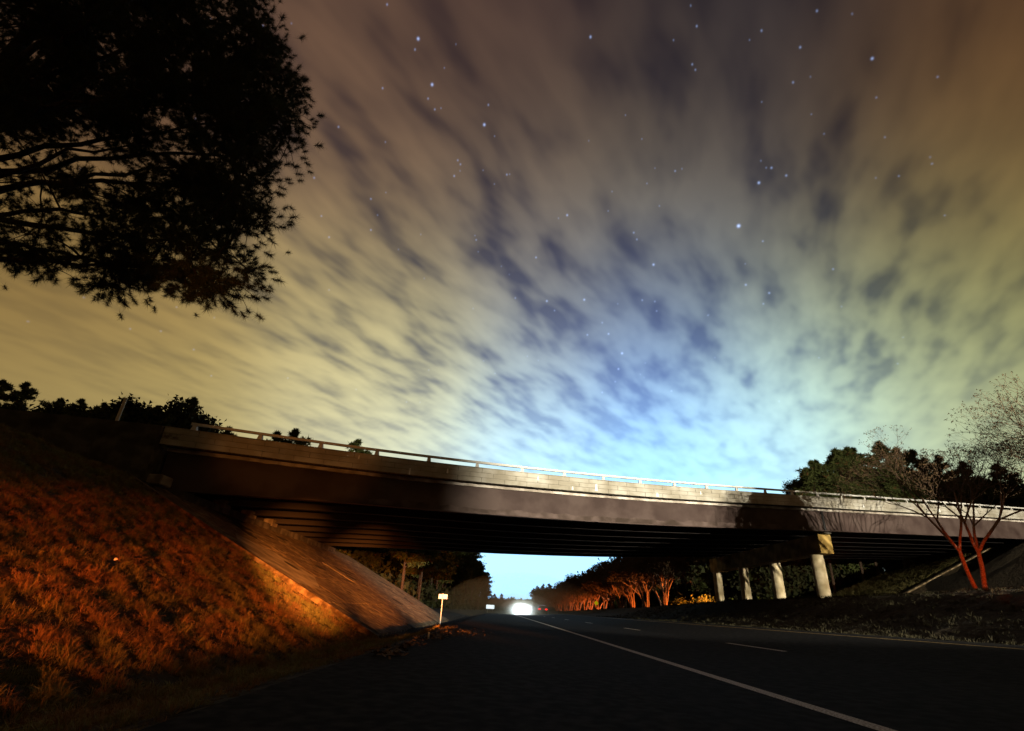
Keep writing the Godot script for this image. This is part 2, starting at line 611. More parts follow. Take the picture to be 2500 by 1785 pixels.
	beam(b, PackedFloat32Array([57.6, 60.0]), [6.0, 6.0], [parapet_top(57.6) - 0.85, parapet_top(60.0) - 0.85], -0.1, 23.3)
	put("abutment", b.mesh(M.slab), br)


# concrete paving on the two slopes under the bridge, each panel its own piece
func slopes() -> void:
	var sp := thing("slope_paving", "stained concrete paving on the lit left slope under the overpass", "paving", Vector3.ZERO)
	var us := [-4.5, -6.6, -8.7, -10.8, -12.9, -14.9]
	var z := -20.6
	var row := 0
	while z > -51.0:
		for i in us.size() - 1:
			var a: float = us[i] - 0.012
			var c: float = us[i + 1] + 0.012
			var l: float = rng.randf_range(0.05, 0.062)
			var b := MB.new()
			var rows := []
			for s in [a, c]:
				var y := ground(s, -30.0) + l
				rows.append(PackedVector3Array([Vector3(s, y - 0.2, z), Vector3(s, y - 0.015, z), Vector3(s, y, z - 0.015), Vector3(s, y, z - 1.84), Vector3(s, y - 0.015, z - 1.855), Vector3(s, y - 0.2, z - 1.855)]))
			b.loft(rows)
			put("paving_panel", b.mesh(M.paving if (row * 3 + i * 5) % 7 < 4 else M.paving_b), sp)
		z -= 1.88
		row += 1
	# a paler mended patch and a raised kerb along the near edge
	var b := MB.new()
	var pr := PackedVector3Array()
	for q in [[-7.9, -21.1], [-7.5, -23.3], [-8.6, -25.6], [-10.4, -25.0], [-11.6, -23.2], [-10.6, -21.6]]:
		pr.append(Vector3(q[0], ground(q[0], -30.0) + 0.074, q[1]))
	for k in range(1, pr.size() - 1):
		b.quad_out(pr[0], pr[k], pr[k + 1], pr[0].lerp(pr[k + 1], 0.5), Vector3(-9, -9, -23))
	put("mended_patch", b.mesh(M.patch), sp).set_meta("label", "paler mended patch")
	b = MB.new()
	var kr := []
	for s in [-4.2, -15.0]:
		var y := ground(s, -30.0)
		kr.append(PackedVector3Array([Vector3(s, y - 0.1, -20.3), Vector3(s, y + 0.13, -20.3), Vector3(s, y + 0.13, -20.58), Vector3(s, y - 0.1, -20.58)]))
	b.loft(kr)
	put("edge_kerb", b.mesh(M.paving_b), sp)
	b = MB.new()
	b.loft([PackedVector3Array([Vector3(-10.9, ground(-10.9, -30) + 0.066, -33.2), Vector3(-10.9, ground(-10.9, -30) + 0.066, -33.25), Vector3(-10.9, ground(-10.9, -30) + 0.05, -33.25), Vector3(-10.9, ground(-10.9, -30) + 0.05, -33.2)]), PackedVector3Array([Vector3(-8.9, ground(-8.9, -30) + 0.066, -33.6), Vector3(-8.9, ground(-8.9, -30) + 0.066, -33.65), Vector3(-8.9, ground(-8.9, -30) + 0.05, -33.65), Vector3(-8.9, ground(-8.9, -30) + 0.05, -33.6)])])
	put("pale_seam", b.mesh(M.patch), sp)
	for k in 4:
		b = MB.new()
		b.bevelled(Vector3.ZERO, Vector3(0.6, 0.4, 0.8), 0.04)
		put("bearing_block", b.mesh(M.patch), sp, Vector3(-14.4, 4.72, face_z(-14.4) - 0.85 - k * 3.05 + (2.2 if k == 0 else 0.0)))

	var sr := thing("slope_paving", "dim ribbed concrete paving on the right slope behind the forked bare tree", "paving", Vector3.ZERO)
	z = -41.0
	while z > -55.0:
		var b2 := MB.new()
		for i in 4:
			var a := 37.2 + i * 3.5 + 0.02
			var c := a + 3.46
			var rows := []
			for s in [a, c]:
				var y := ground(s, -56.0) + 0.06 + 0.01 * i
				rows.append(PackedVector3Array([Vector3(s, y - 0.2, z), Vector3(s, y - 0.02, z), Vector3(s, y, z - 0.02), Vector3(s, y, z - 1.7), Vector3(s, y - 0.02, z - 1.72), Vector3(s, y - 0.2, z - 1.72)]))
			b2 = MB.new()
			b2.loft(rows)
			put("paving_panel", b2.mesh(M.paving if rng.randf() < 0.5 else M.paving_b), sr)
		z -= 1.76
	b = MB.new()
	kr = []
	for s in [37.2, 51.5]:
		var y := ground(s, -56.0)
		kr.append(PackedVector3Array([Vector3(s, y - 0.1, z - 0.1), Vector3(s, y + 0.2, z - 0.1), Vector3(s, y + 0.2, z - 0.55), Vector3(s, y - 0.1, z - 0.55)]))
	b.loft(kr)
	put("edge_kerb", b.mesh(M.paving), sr)


# ---------------------------------------------------------------- trees
func pine_meshes(seed_: int, h: float, base: float, r: float, tufts: int, leaf: float, flat := 0.5) -> Array:
	var g := RandomNumberGenerator.new()
	g.seed = seed_
	var wood := MB.new()
	var crown := MB.new()
	var tp := PackedVector3Array()
	var tr := PackedFloat32Array()
	var lean := Vector3(g.randf_range(-0.03, 0.03), 1, g.randf_range(-0.03, 0.03))
	for i in 7:
		var t := i / 6.0
		tp.append(lean * (h * 0.97 * t) + Vector3(sin(t * 3.0 + seed_) * 0.12, -0.4 if i == 0 else 0.0, cos(t * 2.3 + seed_) * 0.1))
		tr.append(lerpf(0.021 * h * 0.5, 0.03, t))
	wood.tube(tp, tr, 7)
	var limbs := int(h * 1.9)
	var per := tufts / limbs
	for i in limbs:
		var t := (i + g.randf()) / limbs
		var y := lerpf(base, h, t)
		var prof := sin(PI * clampf(0.20 + t * 0.80, 0.0, 1.0)) ** 0.7
		var len_ := r * prof * g.randf_range(0.55, 1.12)
		var a := g.randf() * TAU
		var out_ := Vector3(cos(a), 0, sin(a))
		var p0 := lean * y
		var p1 := p0 + out_ * len_ * 0.55 + Vector3.UP * len_ * g.randf_range(0.05, 0.3)
		var p2 := p0 + out_ * len_ + Vector3.UP * len_ * g.randf_range(0.05, 0.45)
		wood.tube(PackedVector3Array([p0, p1, p2]), PackedFloat32Array([0.07, 0.045, 0.015]), 4)
		for k in per:
			var s := sqrt(g.randf())
			var q := p0.lerp(p1, s * 2.0) if s < 0.5 else p1.lerp(p2, s * 2.0 - 1.0)
			var sp := len_ * 0.32 * (0.4 + s)
			q += Vector3(g.randfn() * sp * 0.5, g.randfn() * sp * 0.5 * flat, g.randfn() * sp * 0.5)
			var tone := g.randf_range(0.7, 1.25)
			crown.col = Color(0.050 * tone, 0.062 * tone, 0.018 * tone)
			if g.randf() < 0.06:
				crown.col = Color(0.10, 0.055, 0.022)
			for e in 5:
				var d := Vector3(g.randfn(), g.randfn() * 0.8 + 0.3, g.randfn()).normalized()
				var w := d.cross(Vector3(g.randfn(), g.randfn(), g.randfn())).normalized() * leaf * g.randf_range(0.10, 0.2)
				var tip := q + d * leaf * g.randf_range(0.7, 1.2)
				crown.tri(q - w, q + w, tip)
	return [wood.mesh(M.bark), crown.mesh(M.needle)]


func branch(wood: MB, twig: MB, tips: PackedVector3Array, g: RandomNumberGenerator, p: Vector3, d: Vector3, len_: float, rad: float, level: int, most: int, axis: Vector3) -> void:
	var pts := PackedVector3Array([p])
	var rr := PackedFloat32Array([rad])
	var n := 3 if level < 2 else 2
	var q := p
	for i in n:
		d = (d + Vector3(g.randfn(), g.randfn(), g.randfn()) * 0.09 + Vector3.UP * 0.05).normalized()
		q += d * len_ / n
		pts.append(q)
		rr.append(lerpf(rad, rad * 0.80, (i + 1.0) / n))
	if level <= 2:
		wood.tube(pts, rr, 8 if level < 2 else 6)
	else:
		twig.tube(pts, rr, 4 if level < 5 else 3)
	if level >= most:
		tips.append(q)
		return
	var kids := 3 if level == 0 or g.randf() < 0.72 else 2
	var around := g.randf() * TAU
	for k in kids:
		around += TAU / kids + g.randfn() * 0.4
		var s := d.cross(Vector3(0.3, 0.1, 0.9)).normalized()
		var open := g.randf_range(0.34, 0.74)
		var away := q - axis
		away.y = 0.0
		var e := (d * cos(open) + (s * cos(around) + d.cross(s) * sin(around)) * sin(open) + away.normalized() * 0.14 + Vector3.UP * 0.10).normalized()
		branch(wood, twig, tips, g, q, e, len_ * g.randf_range(0.62, 0.86), rr[rr.size() - 1] * g.randf_range(0.66, 0.86), level + 1, most, axis)


func myrtle_meshes(seed_: int, stems: Array, len_: float, most: int, pod: float) -> Array:
	var g := RandomNumberGenerator.new()
	g.seed = seed_
	var wood := MB.new()
	var twig := MB.new()
	var pods := MB.new()
	var tips := PackedVector3Array()
	for s in stems:
		branch(wood, twig, tips, g, s[0], (s[1] as Vector3).normalized(), len_ * g.randf_range(0.95, 1.1), s[2], 0, most, Vector3.ZERO)
	for t in tips:
		for e in 4:
			var q := t + Vector3(g.randfn(), g.randfn(), g.randfn()) * pod * 0.8
			var d := Vector3(g.randfn(), g.randfn(), g.randfn()).normalized() * pod * g.randf_range(0.5, 1.1)
			var w := d.cross(Vector3(g.randfn(), g.randfn(), g.randfn())).normalized() * pod * 0.55
			pods.col = Color(0.075, 0.048, 0.026) * g.randf_range(0.7, 1.2)
			pods.tri(q - w, q + w, q + d)
			pods.tri(q - w, q + d * 0.6, q - d)
	return [wood.mesh(M.myrtle), twig.mesh(M.twig), pods.mesh(M.leaf)]


func plant(called: String, label: String, category: String, group: String, names: Array, meshes: Array, at: Vector3, turn: float, size: float) -> Node3D:
	var o := thing(called, label, category, at, group)
	for i in names.size():
		put(names[i], meshes[i], o)
	o.rotation.y = turn
	o.scale = Vector3.ONE * size
	return o


func tuft_mesh(seed_: int, n: int, len_: float, w: float, shade: float) -> ArrayMesh:
	var g := RandomNumberGenerator.new()
	g.seed = seed_
	var b := MB.new()
	for i in n:
		var d := Vector3(g.randfn(), g.randfn(), g.randfn() + 0.55).normalized()
		var s := d.cross(Vector3(g.randfn(), g.randfn(), g.randfn())).normalized() * w
		var l := len_ * g.randf_range(0.3, 1.05)
		var k := g.randf_range(0.7, 1.2) * shade
		b.col = Color(0.036 * k, 0.040 * k, 0.014 * k)
		var p := Vector3(0, 0, g.randf_range(-0.5, 0.3) * len_)
		b.tri(p - s, p + s, p + d * l)
	return b.mesh(M.needle)


# the big pine on the bank beside the camera; only its right half is in view
func near_pine() -> void:
	var g := RandomNumberGenerator.new()
	g.seed = 77
	var root := Vector3(-16.6, 0, -10.5)
	root.y = ground(root.x, root.z)
	var tree := thing("foreground_pine", "huge dark pine overhanging from the left with long drooping needle tufts", "tree", root)
	var wood := MB.new()
	var tp := PackedVector3Array()
	var tr := PackedFloat32Array()
	for i in 9:
		var t := i / 8.0
		tp.append(Vector3(sin(t * 4.0) * 0.25, t * 21.0 - 0.4, cos(t * 3.0) * 0.2))
		tr.append(lerpf(0.36, 0.06, t))
	wood.tube(tp, tr, 12)
	put("trunk", wood.mesh(M.bark), tree)
	# the crown's outline as (sideways, up) per metre of distance ahead; the crown is 6 m deep
	var line := PackedVector2Array()
	for q in [[-2.6, 0.75], [-1.9, 0.62], [-1.28, 0.655], [-1.17, 0.645], [-1.08, 0.62], [-1.0, 0.56], [-0.93, 0.575], [-0.85, 0.545], [-0.79, 0.575], [-0.73, 0.585], [-0.65, 0.575], [-0.60, 0.63], [-0.565, 0.72], [-0.60, 0.80], [-0.60, 0.88], [-0.585, 0.95], [-0.59, 1.05], [-0.58, 1.13], [-0.60, 1.27], [-0.64, 1.40], [-0.72, 1.52], [-0.80, 1.64], [-0.88, 1.72], [-0.87, 1.95], [-1.1, 2.3], [-2.6, 2.3]]:
		line.append(Vector2(q[0], q[1]))
	var limbs := MB.new()
	var at := []
	var eye := Vector3(0, EYE, 0)
	# main limbs fan out from the trunk
	var joints := []
	for q in [[-0.98, 0.86, 10.5, 8.6], [-1.06, 1.08, 10.0, 9.0], [-0.86, 0.66, 11.0, 8.3], [-0.75, 0.95, 10.8, 9.6], [-0.72, 0.74, 11.5, 8.8], [-0.78, 1.2, 10.2, 10.5], [-0.9, 1.35, 9.6, 11.2], [-0.72, 1.38, 11.0, 11.6], [-1.1, 1.5, 9.4, 12.2], [-0.95, 1.7, 9.8, 13.0], [-1.1, 1.95, 9.4, 14.6], [-1.3, 1.3, 9.0, 10.6], [-1.2, 0.74, 9.6, 7.8], [-0.68, 1.08, 12.0, 10.0], [-1.4, 1.7, 8.8, 12.8], [-0.98, 0.7, 12.4, 8.2], [-0.85, 1.05, 12.6, 9.4], [-0.74, 0.66, 9.4, 7.6]]:
		var d: float = q[2]
		var end := eye + Vector3(q[0] * d, q[1] * d, -d)
		var hub := Vector3(root.x + 0.2, minf(q[3], end.y + 0.5), root.z)
		var mid := hub.lerp(end, 0.5) + Vector3(0, 0.09 * hub.distance_to(end), 0) + Vector3(g.randfn(), g.randfn() * 0.6, g.randfn()) * 0.35
		var pts := PackedVector3Array()
		var rr := PackedFloat32Array()
		for i in 12:
			var t := i / 11.0
			var p := hub.lerp(mid, t).lerp(mid.lerp(end, t), t) + Vector3(g.randfn(), g.randfn(), g.randfn()) * 0.07
			pts.append(p - root)
			rr.append(lerpf(0.115, 0.02, pow(t, 0.8)))
			if t > 0.3:
				joints.append(p)
		limbs.tube(pts, rr, 8)
	var made := 0
	var tries := 0
	while made < 460 and tries < 9000:
		tries += 1
		var q := Vector2(g.randf_range(-2.1, -0.56), g.randf_range(0.53, 2.15))
		if not Geometry2D.is_point_in_polygon(q + Vector2(0.045, 0.0), line) or not Geometry2D.is_point_in_polygon(q - Vector2(0.0, 0.04), line):
			continue
		# the lower middle of the crown is open
		var open_ := Vector2((q.x + 1.22) / 0.3, (q.y - 0.93) / 0.20).length()
		if open_ < 1.0 and g.randf() < 0.72:
			continue
		if q.x < -1.5 and g.randf() < 0.6:
			continue
		var d := g.randf_range(8.4, 13.4)
		var end := eye + Vector3(q.x * d, q.y * d, -d)
		var hub: Vector3 = joints[0]
		for p in joints:
			if (p - end).length() + absf(p.y - end.y + 0.5) * 0.5 < (hub - end).length() + absf(hub.y - end.y + 0.5) * 0.5:
				hub = p
		made += 1
		var len_ := hub.distance_to(end)
		var mid := hub.lerp(end, 0.5) + Vector3(0, 0.1 * len_, 0) + Vector3(g.randfn(), g.randfn(), g.randfn()) * 0.12 * len_
		var pts := PackedVector3Array()
		var rr := PackedFloat32Array()
		for i in 6:
			var t := i / 5.0
			pts.append(hub.lerp(mid, t).lerp(mid.lerp(end, t), t) - root)
			rr.append(lerpf(0.026, 0.009, t))
		limbs.tube(pts, rr, 5)
		for k in 46:
			var t := 1.0 - 0.75 * g.randf() * g.randf()
			var p := hub.lerp(mid, t).lerp(mid.lerp(end, t), t)
			var sp := 0.34
			var o := p + Vector3(g.randfn() * sp, g.randfn() * sp * 0.7 - 0.04, g.randfn() * sp)
			at.append([o - root, (o - p + (end - hub).normalized() * 0.3).normalized()])
			if k % 4 == 0:
				var h := p.lerp(o, 0.5) + Vector3(0, 0.06, 0)
				limbs.tube(PackedVector3Array([p - root, h - root, o - root]), PackedFloat32Array([0.010, 0.008, 0.006]), 3)
	put("limbs", limbs.mesh(M.bark), tree)
	for variant in 3:
		var mm := MultiMesh.new()
		mm.transform_format = MultiMesh.TRANSFORM_3D
		mm.mesh = tuft_mesh(90 + variant, 130, 0.19, 0.0036, [1.0, 0.8, 1.2][variant])
		var mine := []
		for i in range(variant, at.size(), 3):
			mine.append(at[i])
		mm.instance_count = mine.size()
		for i in mine.size():
			var f: Vector3 = mine[i][1]
			var b := Basis.looking_at(-f, Vector3(0.1, 0.9, 0.3)).scaled(Vector3.ONE * g.randf_range(0.8, 1.25))
			mm.set_instance_transform(i, Transform3D(b, mine[i][0]))
		var o := MultiMeshInstance3D.new()
		o.name = "needles" if variant == 0 else "needles_%03d" % variant
		o.multimesh = mm
		o.set_meta("kind", "stuff")
		tree.add_child(o)


func woods() -> void:
	var g := RandomNumberGenerator.new()
	g.seed = 19
	var lump := FastNoiseLite.new()
	lump.seed = 3
	lump.frequency = 0.13
	var kinds := []
	for k in 3:
		var b := MB.new()
		for i in 70:
			var q := Vector3(g.randfn(), g.randfn() * 0.7, g.randfn()) * 0.75
			var e := Vector3(g.randfn(), g.randfn(), g.randfn()).normalized() * g.randf_range(0.2, 0.42)
			b.col = Color(0.022, 0.025, 0.009) * g.randf_range(0.6, 1.2)
			b.tri(q - e, q + e, q + e.cross(Vector3(g.randfn(), g.randfn(), g.randfn()).normalized()) * 1.4)
		kinds.append(b.mesh(M.needle))
	# [x0, x1, z0, z1, low, high, count]
	var masses := [
		["left_wood", "dark depth of the pine wood left of the road beyond the overpass", [[-62, -17, -62, -130, -0.5, 13.5, 2600], [-50, -15.5, -130, -330, -0.5, 17, 2600], [-16, -11, -70, -330, 0.0, 3.0, 420]]],
		["right_wood", "dark depth of the long wood along the right of the highway", [[46, 80, -100, -200, 1.5, 17, 3400], [45, 75, -200, -330, 0.5, 17, 2200], [24, 64, -345, -390, -0.3, 12.5, 2200], [42, 60, -84, -100, 2.0, 15.0, 900], [21.5, 27, -74, -210, 3.8, 7.6, 900]]],
		["right_skyline_wood", "black depth of the tree clump above the right end of the overpass", [[52, 92, -83, -93, 8.0, 24.0, 8000]]],
		["left_skyline_wood", "black undergrowth behind the crest of the left bank", [[-80, -31, -46, -54, 8.5, 14.6, 9000]]],
		["far_wood", "far wooded rise across the end of the road", [[-70, 70, -452, -490, -0.3, 8.0, 2600]]]]
	for m in masses:
		var at := []
		for r in m[2]:
			for i in r[6]:
				var x := g.randf_range(r[0], r[1])
				var z := g.randf_range(r[3], r[2])
				var y := lerpf(r[4], r[5], sqrt(g.randf()) if r[3] > -300 else g.randf())
				if m[0] == "left_skyline_wood":
					y = lerpf(r[4], r[5] + 6.0 * absf(lump.get_noise_1d(x)) - 0.8, sqrt(g.randf()))
				at.append(Transform3D(Basis(Vector3.UP, g.randf() * TAU).scaled(Vector3.ONE * g.randf_range(0.8, 1.5) * (0.5 if "skyline" in m[0] else 1.0)), Vector3(x, y + (ground(x, z) if r[4] < 5.0 else 0.0), z)))
		var all := thing(m[0], m[1], "wood")
		all.set_meta("kind", "stuff")
		for k in 3:
			var mm := MultiMesh.new()
			mm.transform_format = MultiMesh.TRANSFORM_3D
			mm.mesh = kinds[k]
			var pick := range(k, at.size(), 3)
			mm.instance_count = pick.size()
			for i in pick.size():
				mm.set_instance_transform(i, at[pick[i]])
			var o := MultiMeshInstance3D.new()
			o.name = "foliage" if k == 0 else "foliage_%03d" % k
			o.multimesh = mm
			o.set_meta("kind", "stuff")
			all.add_child(o)


func trees() -> void:
	var g := RandomNumberGenerator.new()
	g.seed = 12
	near_pine()
	# --- pines
	var kinds := []
	for k in 4:
		kinds.append(pine_meshes(200 + k, 20.0, [6.0, 4.5, 7.5, 3.4][k], [3.6, 4.0, 3.2, 3.8][k], 2300, 0.62))
	var first := {}
	var pine := func(label: String, group: String, x: float, z: float, top: float) -> void:
		var k := g.randi() % 4
		var at := Vector3(x, ground(x, z) - 0.1, z)
		var h := top - at.y
		if first.has(k):
			another(first[k], label, at, g.randf() * TAU, h / 20.0, group)
		else:
			first[k] = plant("pine_tree", label, "tree", group, ["trunk", "crown"], kinds[k], at, g.randf() * TAU, h / 20.0)
	var wood_left := "tall pine in the dark wood left of the road beyond the overpass"
	var z := -60.0
	while z > -330.0:
		pine.call("roadside pine in the front row of the wood left of the road beyond the overpass", "front row of pines left of the road", -11.5 + g.randf_range(-1.0, 1.2) + maxf(0.0, (-z - 180.0) * 0.02), z, minf(g.randf_range(17.5, 21.5), -z * 0.235))
		pine.call(wood_left, "pines in the wood left of the road", -17.5 + g.randf_range(-2.0, 2.0), z - 4.0, minf(g.randf_range(17.0, 22.0), -z * 0.235))
		if z > -130.0:
			pine.call(wood_left, "pines in the wood left of the road", -25.0 + g.randf_range(-2.5, 2.5), z - 1.0, minf(g.randf_range(17.0, 22.0), -z * 0.235))
			pine.call(wood_left, "pines in the wood left of the road", -34.0 + g.randf_range(-3.5, 3.5), z - 3.0, minf(g.randf_range(17.0, 22.0), -z * 0.235))
		z -= 7.5 if z > -130.0 else 13.0
	# hill of trees where the road bends, far ahead
	for i in 22:
		var t := i / 21.0
		pine.call("far dark tree on the wooded rise where the road bends away", "far trees across the end of the road", lerpf(-26.0, 30.0, t) + g.randf_range(-1.5, 1.5), -455.0 + g.randf_range(-14.0, 14.0), lerpf(15.0, 7.5, t) + g.randf_range(-1.2, 1.2))
	# right side, past the other carriageway
	for q in [[43.5, 92], [45.5, 100], [43, 112], [46, 122], [43.5, 134], [45, 148], [43, 160], [45, 174], [43.5, 190], [45.5, 206], [43.5, 224], [44.5, 242], [43, 262], [43.5, 284], [42.5, 306], [41, 328], [37, 345], [32, 352], [28.5, 362], [25.5, 374], [23.8, 384], [52, 118], [53, 140], [52, 165]]:
		pine.call("dark pine in the long wood along the right of the highway beyond the overpass", "pines along the right of the highway", q[0], -q[1], g.randf_range(18.0, 21.5) if q[1] < 340 else g.randf_range(15.0, 17.5))
	# pines above the right end of the bridge
	for q in [[49.0, 80.0, 24.5, "leftmost pine above the right end of the overpass, lit gaps in its crown"], [52.5, 78.0, 26.0, ""], [56.5, 80.0, 27.6, ""], [60.5, 79.0, 28.2, ""], [64.5, 80.0, 28.0, ""], [68.5, 81.0, 28.0, ""], [73.0, 82.0, 27.5, ""], [78.0, 83.0, 27.0, ""], [84.0, 83.0, 27.0, ""], [53.5, 86.0, 26.5, ""], [58.5, 88.0, 29.5, ""], [64.5, 89.0, 30.5, ""], [70.5, 90.0, 29.0, ""], [77.0, 90.0, 28.5, ""]]:
		pine.call(q[3] if q[3] else "black pine in the thick clump above the right end of the overpass", "" if q[3] else "pines above the right end of the overpass", q[0], -q[1], q[2])
	# tops that look over the parapet on the left
	for q in [[-48.5, 85.0, 26.2, "small tree top over the rail near the left end of the overpass"], [-39.2, 84.0, 25.6, "broad tree top over the rail left of centre on the overpass"], [-36.2, 84.0, 26.6, "taller half of the broad tree top seen over the left of the rail"], [-26.2, 84.0, 25.2, "rounded dark tree top over the rail nearest the middle of the overpass"], [-23.2, 84.0, 23.2, "low thin tree top just right of the rounded one over the rail"], [50.6, 88.0, 22.3, "small lone tree top over the right part of the bridge rail"]]:
		pine.call(q[3], "", q[0], -q[1], q[2])
	# the dark line of trees on the left skyline
	var names_left := ["bushy tree touching the left end of the bridge rail", "rounded tree second left of the bridge rail end", "tree just right of the leaning post on the left skyline", "sparse tree just left of the leaning post on the left skyline", "low tree in the dip of the left skyline", "wide dark tree left of the dip on the left skyline", "tall black tree at the far left of the skyline", "leftmost black tree at the edge of the view"]
	var sky := [[-33.0, 50.0, 18.6], [-37.5, 51.0, 18.2], [-41.5, 52.0, 19.0], [-43.4, 51.0, 18.4], [-45.5, 51.0, 17.2], [-48.0, 51.0, 18.4], [-52.0, 51.0, 19.8], [-56.0, 52.0, 20.3]]
	for i in 8:
		pine.call(names_left[i], "", sky[i][0], -sky[i][1], sky[i][2] * g.randf_range(0.985, 1.015))
	for i in 9:
		pine.call("black low pine behind the crest of the left bank", "low pines behind the left crest", -30.0 - i * 3.4, -44.0 + g.randf_range(-2.5, 2.5), g.randf_range(13.6, 15.6))
	# an unseen cedar added on the median to shade part of the bridge
	var cw := MB.new()
	cw.tube(PackedVector3Array([Vector3(0, -0.3, 0), Vector3(0, 3, 0), Vector3(0, 5.6, 0)]), PackedFloat32Array([0.16, 0.1, 0.03]), 8)
	var cc := MB.new()
	for i in 13000:
		var t := g.randf()
		var a := g.randf() * TAU
		var r := 2.8 * pow(sin(PI * clampf(0.12 + t * 0.88, 0.0, 1.0)), 0.6) * sqrt(g.randf())
		var q := Vector3(cos(a) * r, 0.15 + t * 6.6, sin(a) * r)
		cc.col = Color(0.03, 0.04, 0.015) * g.randf_range(0.7, 1.2)
		var e := Vector3(g.randfn(), g.randfn(), g.randfn()).normalized() * 0.13
		cc.tri(q - e, q + e, q + e.cross(Vector3(g.randfn(), g.randfn(), g.randfn()).normalized()) * 1.8)
	plant("added_cedar", "unseen dense cedar added right of the camera to shade part of the bridge", "tree", "", ["trunk", "crown"], [cw.mesh(M.bark), cc.mesh(M.needle)], Vector3(26.5, ground(26.5, -7.5), -7.5), 0.0, 1.0)
	woods()

	# --- crape myrtles
	var near_m := myrtle_meshes(34, [[Vector3(0.1, -0.3, 0), Vector3(-0.46, 1, 0.1), 0.10], [Vector3(0.26, -0.3, 0.05), Vector3(0.26, 1, 0.0), 0.11]], 2.1, 7, 0.045)
	plant("crape_myrtle", "bare forked tree with red lit trunks on the dark rise at right", "tree", "", ["trunk", "twigs", "seed_pods"], near_m, Vector3(21.9, ground(21.9, -24.8), -24.8), 0.0, 1.0)
	var edge_m := myrtle_meshes(32, [[Vector3(0, -0.3, 0), Vector3(-0.2, 1, 0.1), 0.13], [Vector3(0.2, -0.3, 0.1), Vector3(0.2, 1, 0.15), 0.13], [Vector3(0.1, -0.3, -0.15), Vector3(0.02, 1, -0.3), 0.11]], 2.5, 7, 0.045)
	plant("crape_myrtle", "bare tree cut off by the right edge of the view", "tree", "", ["trunk", "twigs", "seed_pods"], edge_m, Vector3(29.3, ground(27.0, -22.5), -22.5), 0.4, 1.17)
	var row_kinds := []
	for k in 3:
		row_kinds.append(myrtle_meshes(60 + k, [[Vector3(-0.1, -0.3, 0), Vector3(-0.25, 1, 0.1), 0.15], [Vector3(0.25, -0.3, 0.1), Vector3(0.22, 1, 0.1), 0.15], [Vector3(0.1, -0.3, -0.15), Vector3(0.0, 1, -0.25), 0.13], [Vector3(0.0, -0.3, 0.2), Vector3(-0.05, 1, 0.3), 0.11]], 2.05, 6, 0.15))
	var row_first := {}
	var spots := [69.0, 77.0, 85.0, 93.0, 100.5, 108.0, 115.5, 124.0, 132.0, 142.0, 148.5, 158.0, 165.0, 174.0, 184.0, 195.0]
	for i in spots.size():
		var at := Vector3(20.5, ground(20.5, -spots[i]) - 0.02, -spots[i])
		var label := "orange lit crape myrtle in the row of glowing trunks beyond the columns"
		if i == 0:
			label = "largest and nearest orange lit tree in the row beyond the columns"
		elif i == 1:
			label = "reddish tree second nearest in the lit row beyond the columns"
		elif i == 2:
			label = "forked pale trunked tree third nearest in the lit row"
		var grp := "" if i < 3 else "crape myrtles in the far lit row"
		var k := i % 3
		if row_first.has(k):
			another(row_first[k], label, at, g.randf() * TAU, g.randf_range(0.9, 1.06), grp)
		else:
			row_first[k] = plant("crape_myrtle", label, "tree", grp, ["trunk", "twigs", "seed_pods"], row_kinds[k], at, g.randf() * TAU, 1.0)
	# shrubs on the far side between the columns
	var shrub := MB.new()
	for i in 900:
		var d := Vector3(g.randfn(), absf(g.randfn()), g.randfn()) * 0.55
		var t := g.randf_range(0.7, 1.2)
		shrub.col = Color(0.10 * t, 0.11 * t, 0.02 * t)
		var a := Vector3(g.randfn(), g.randfn(), g.randfn()).normalized() * 0.12
		shrub.tri(d - a, d + a, d + a.cross(Vector3(g.randfn(), g.randfn(), g.randfn()).normalized()) * 1.5)
	var sm := shrub.mesh(M.leaf)
	var stem := MB.new()
	for i in 7:
		stem.tube(PackedVector3Array([Vector3(0, -0.2, 0), Vector3(g.randfn() * 0.2, 0.6, g.randfn() * 0.2), Vector3(g.randfn() * 0.5, 1.2, g.randfn() * 0.5)]), PackedFloat32Array([0.03, 0.02, 0.01]), 4)
	var sh0 := plant("shrub", "yellow green shrub between the two farthest columns", "shrub", "", ["foliage", "stems"], [sm, stem.mesh(M.twig)], Vector3(34.0, ground(38.0, -79.0), -79.0), 0.0, 1.2)
	another(sh0, "dim shrub just left of the farthest column", Vector3(28.0, ground(27.0, -76.0), -76.0), 1.0, 1.3)
	another(sh0, "small shrub between the middle two columns", Vector3(38.5, ground(38.5, -80.0), -80.0), 2.0, 1.4)
	another(sh0, "reddish low bush beside the nearest tree of the lit row", Vector3(23.0, ground(23.0, -70.0), -70.0), 3.0, 0.7)


# ---------------------------------------------------------------- grass
func clump(seed_: int, n: int, h: float, w: float) -> ArrayMesh:
	var g := RandomNumberGenerator.new()
	g.seed = seed_
	var b := MB.new()
	for i in n:
		var a := g.randf() * TAU
		var d := Vector3(cos(a), 0, sin(a))
		var p := d * g.randf() * 0.10
		var l := h * g.randf_range(0.5, 1.15)
		var bend := g.randf_range(0.45, 1.4)
		var s := Vector3(-d.z, 0, d.x) * w
		var m := p + Vector3.UP * l * 0.6 + d * l * bend * 0.3
		var t := p + Vector3.UP * l * (1.0 - bend * 0.35) + d * l * bend * 0.8
		var k := g.randf_range(0.75, 1.25)
		b.col = Color(k, k, k)
		b.quad(p - s, p + s, m + s * 0.8, m - s * 0.8)
		b.tri(m - s * 0.8, m + s * 0.8, t)
	return b.mesh(M.grass)


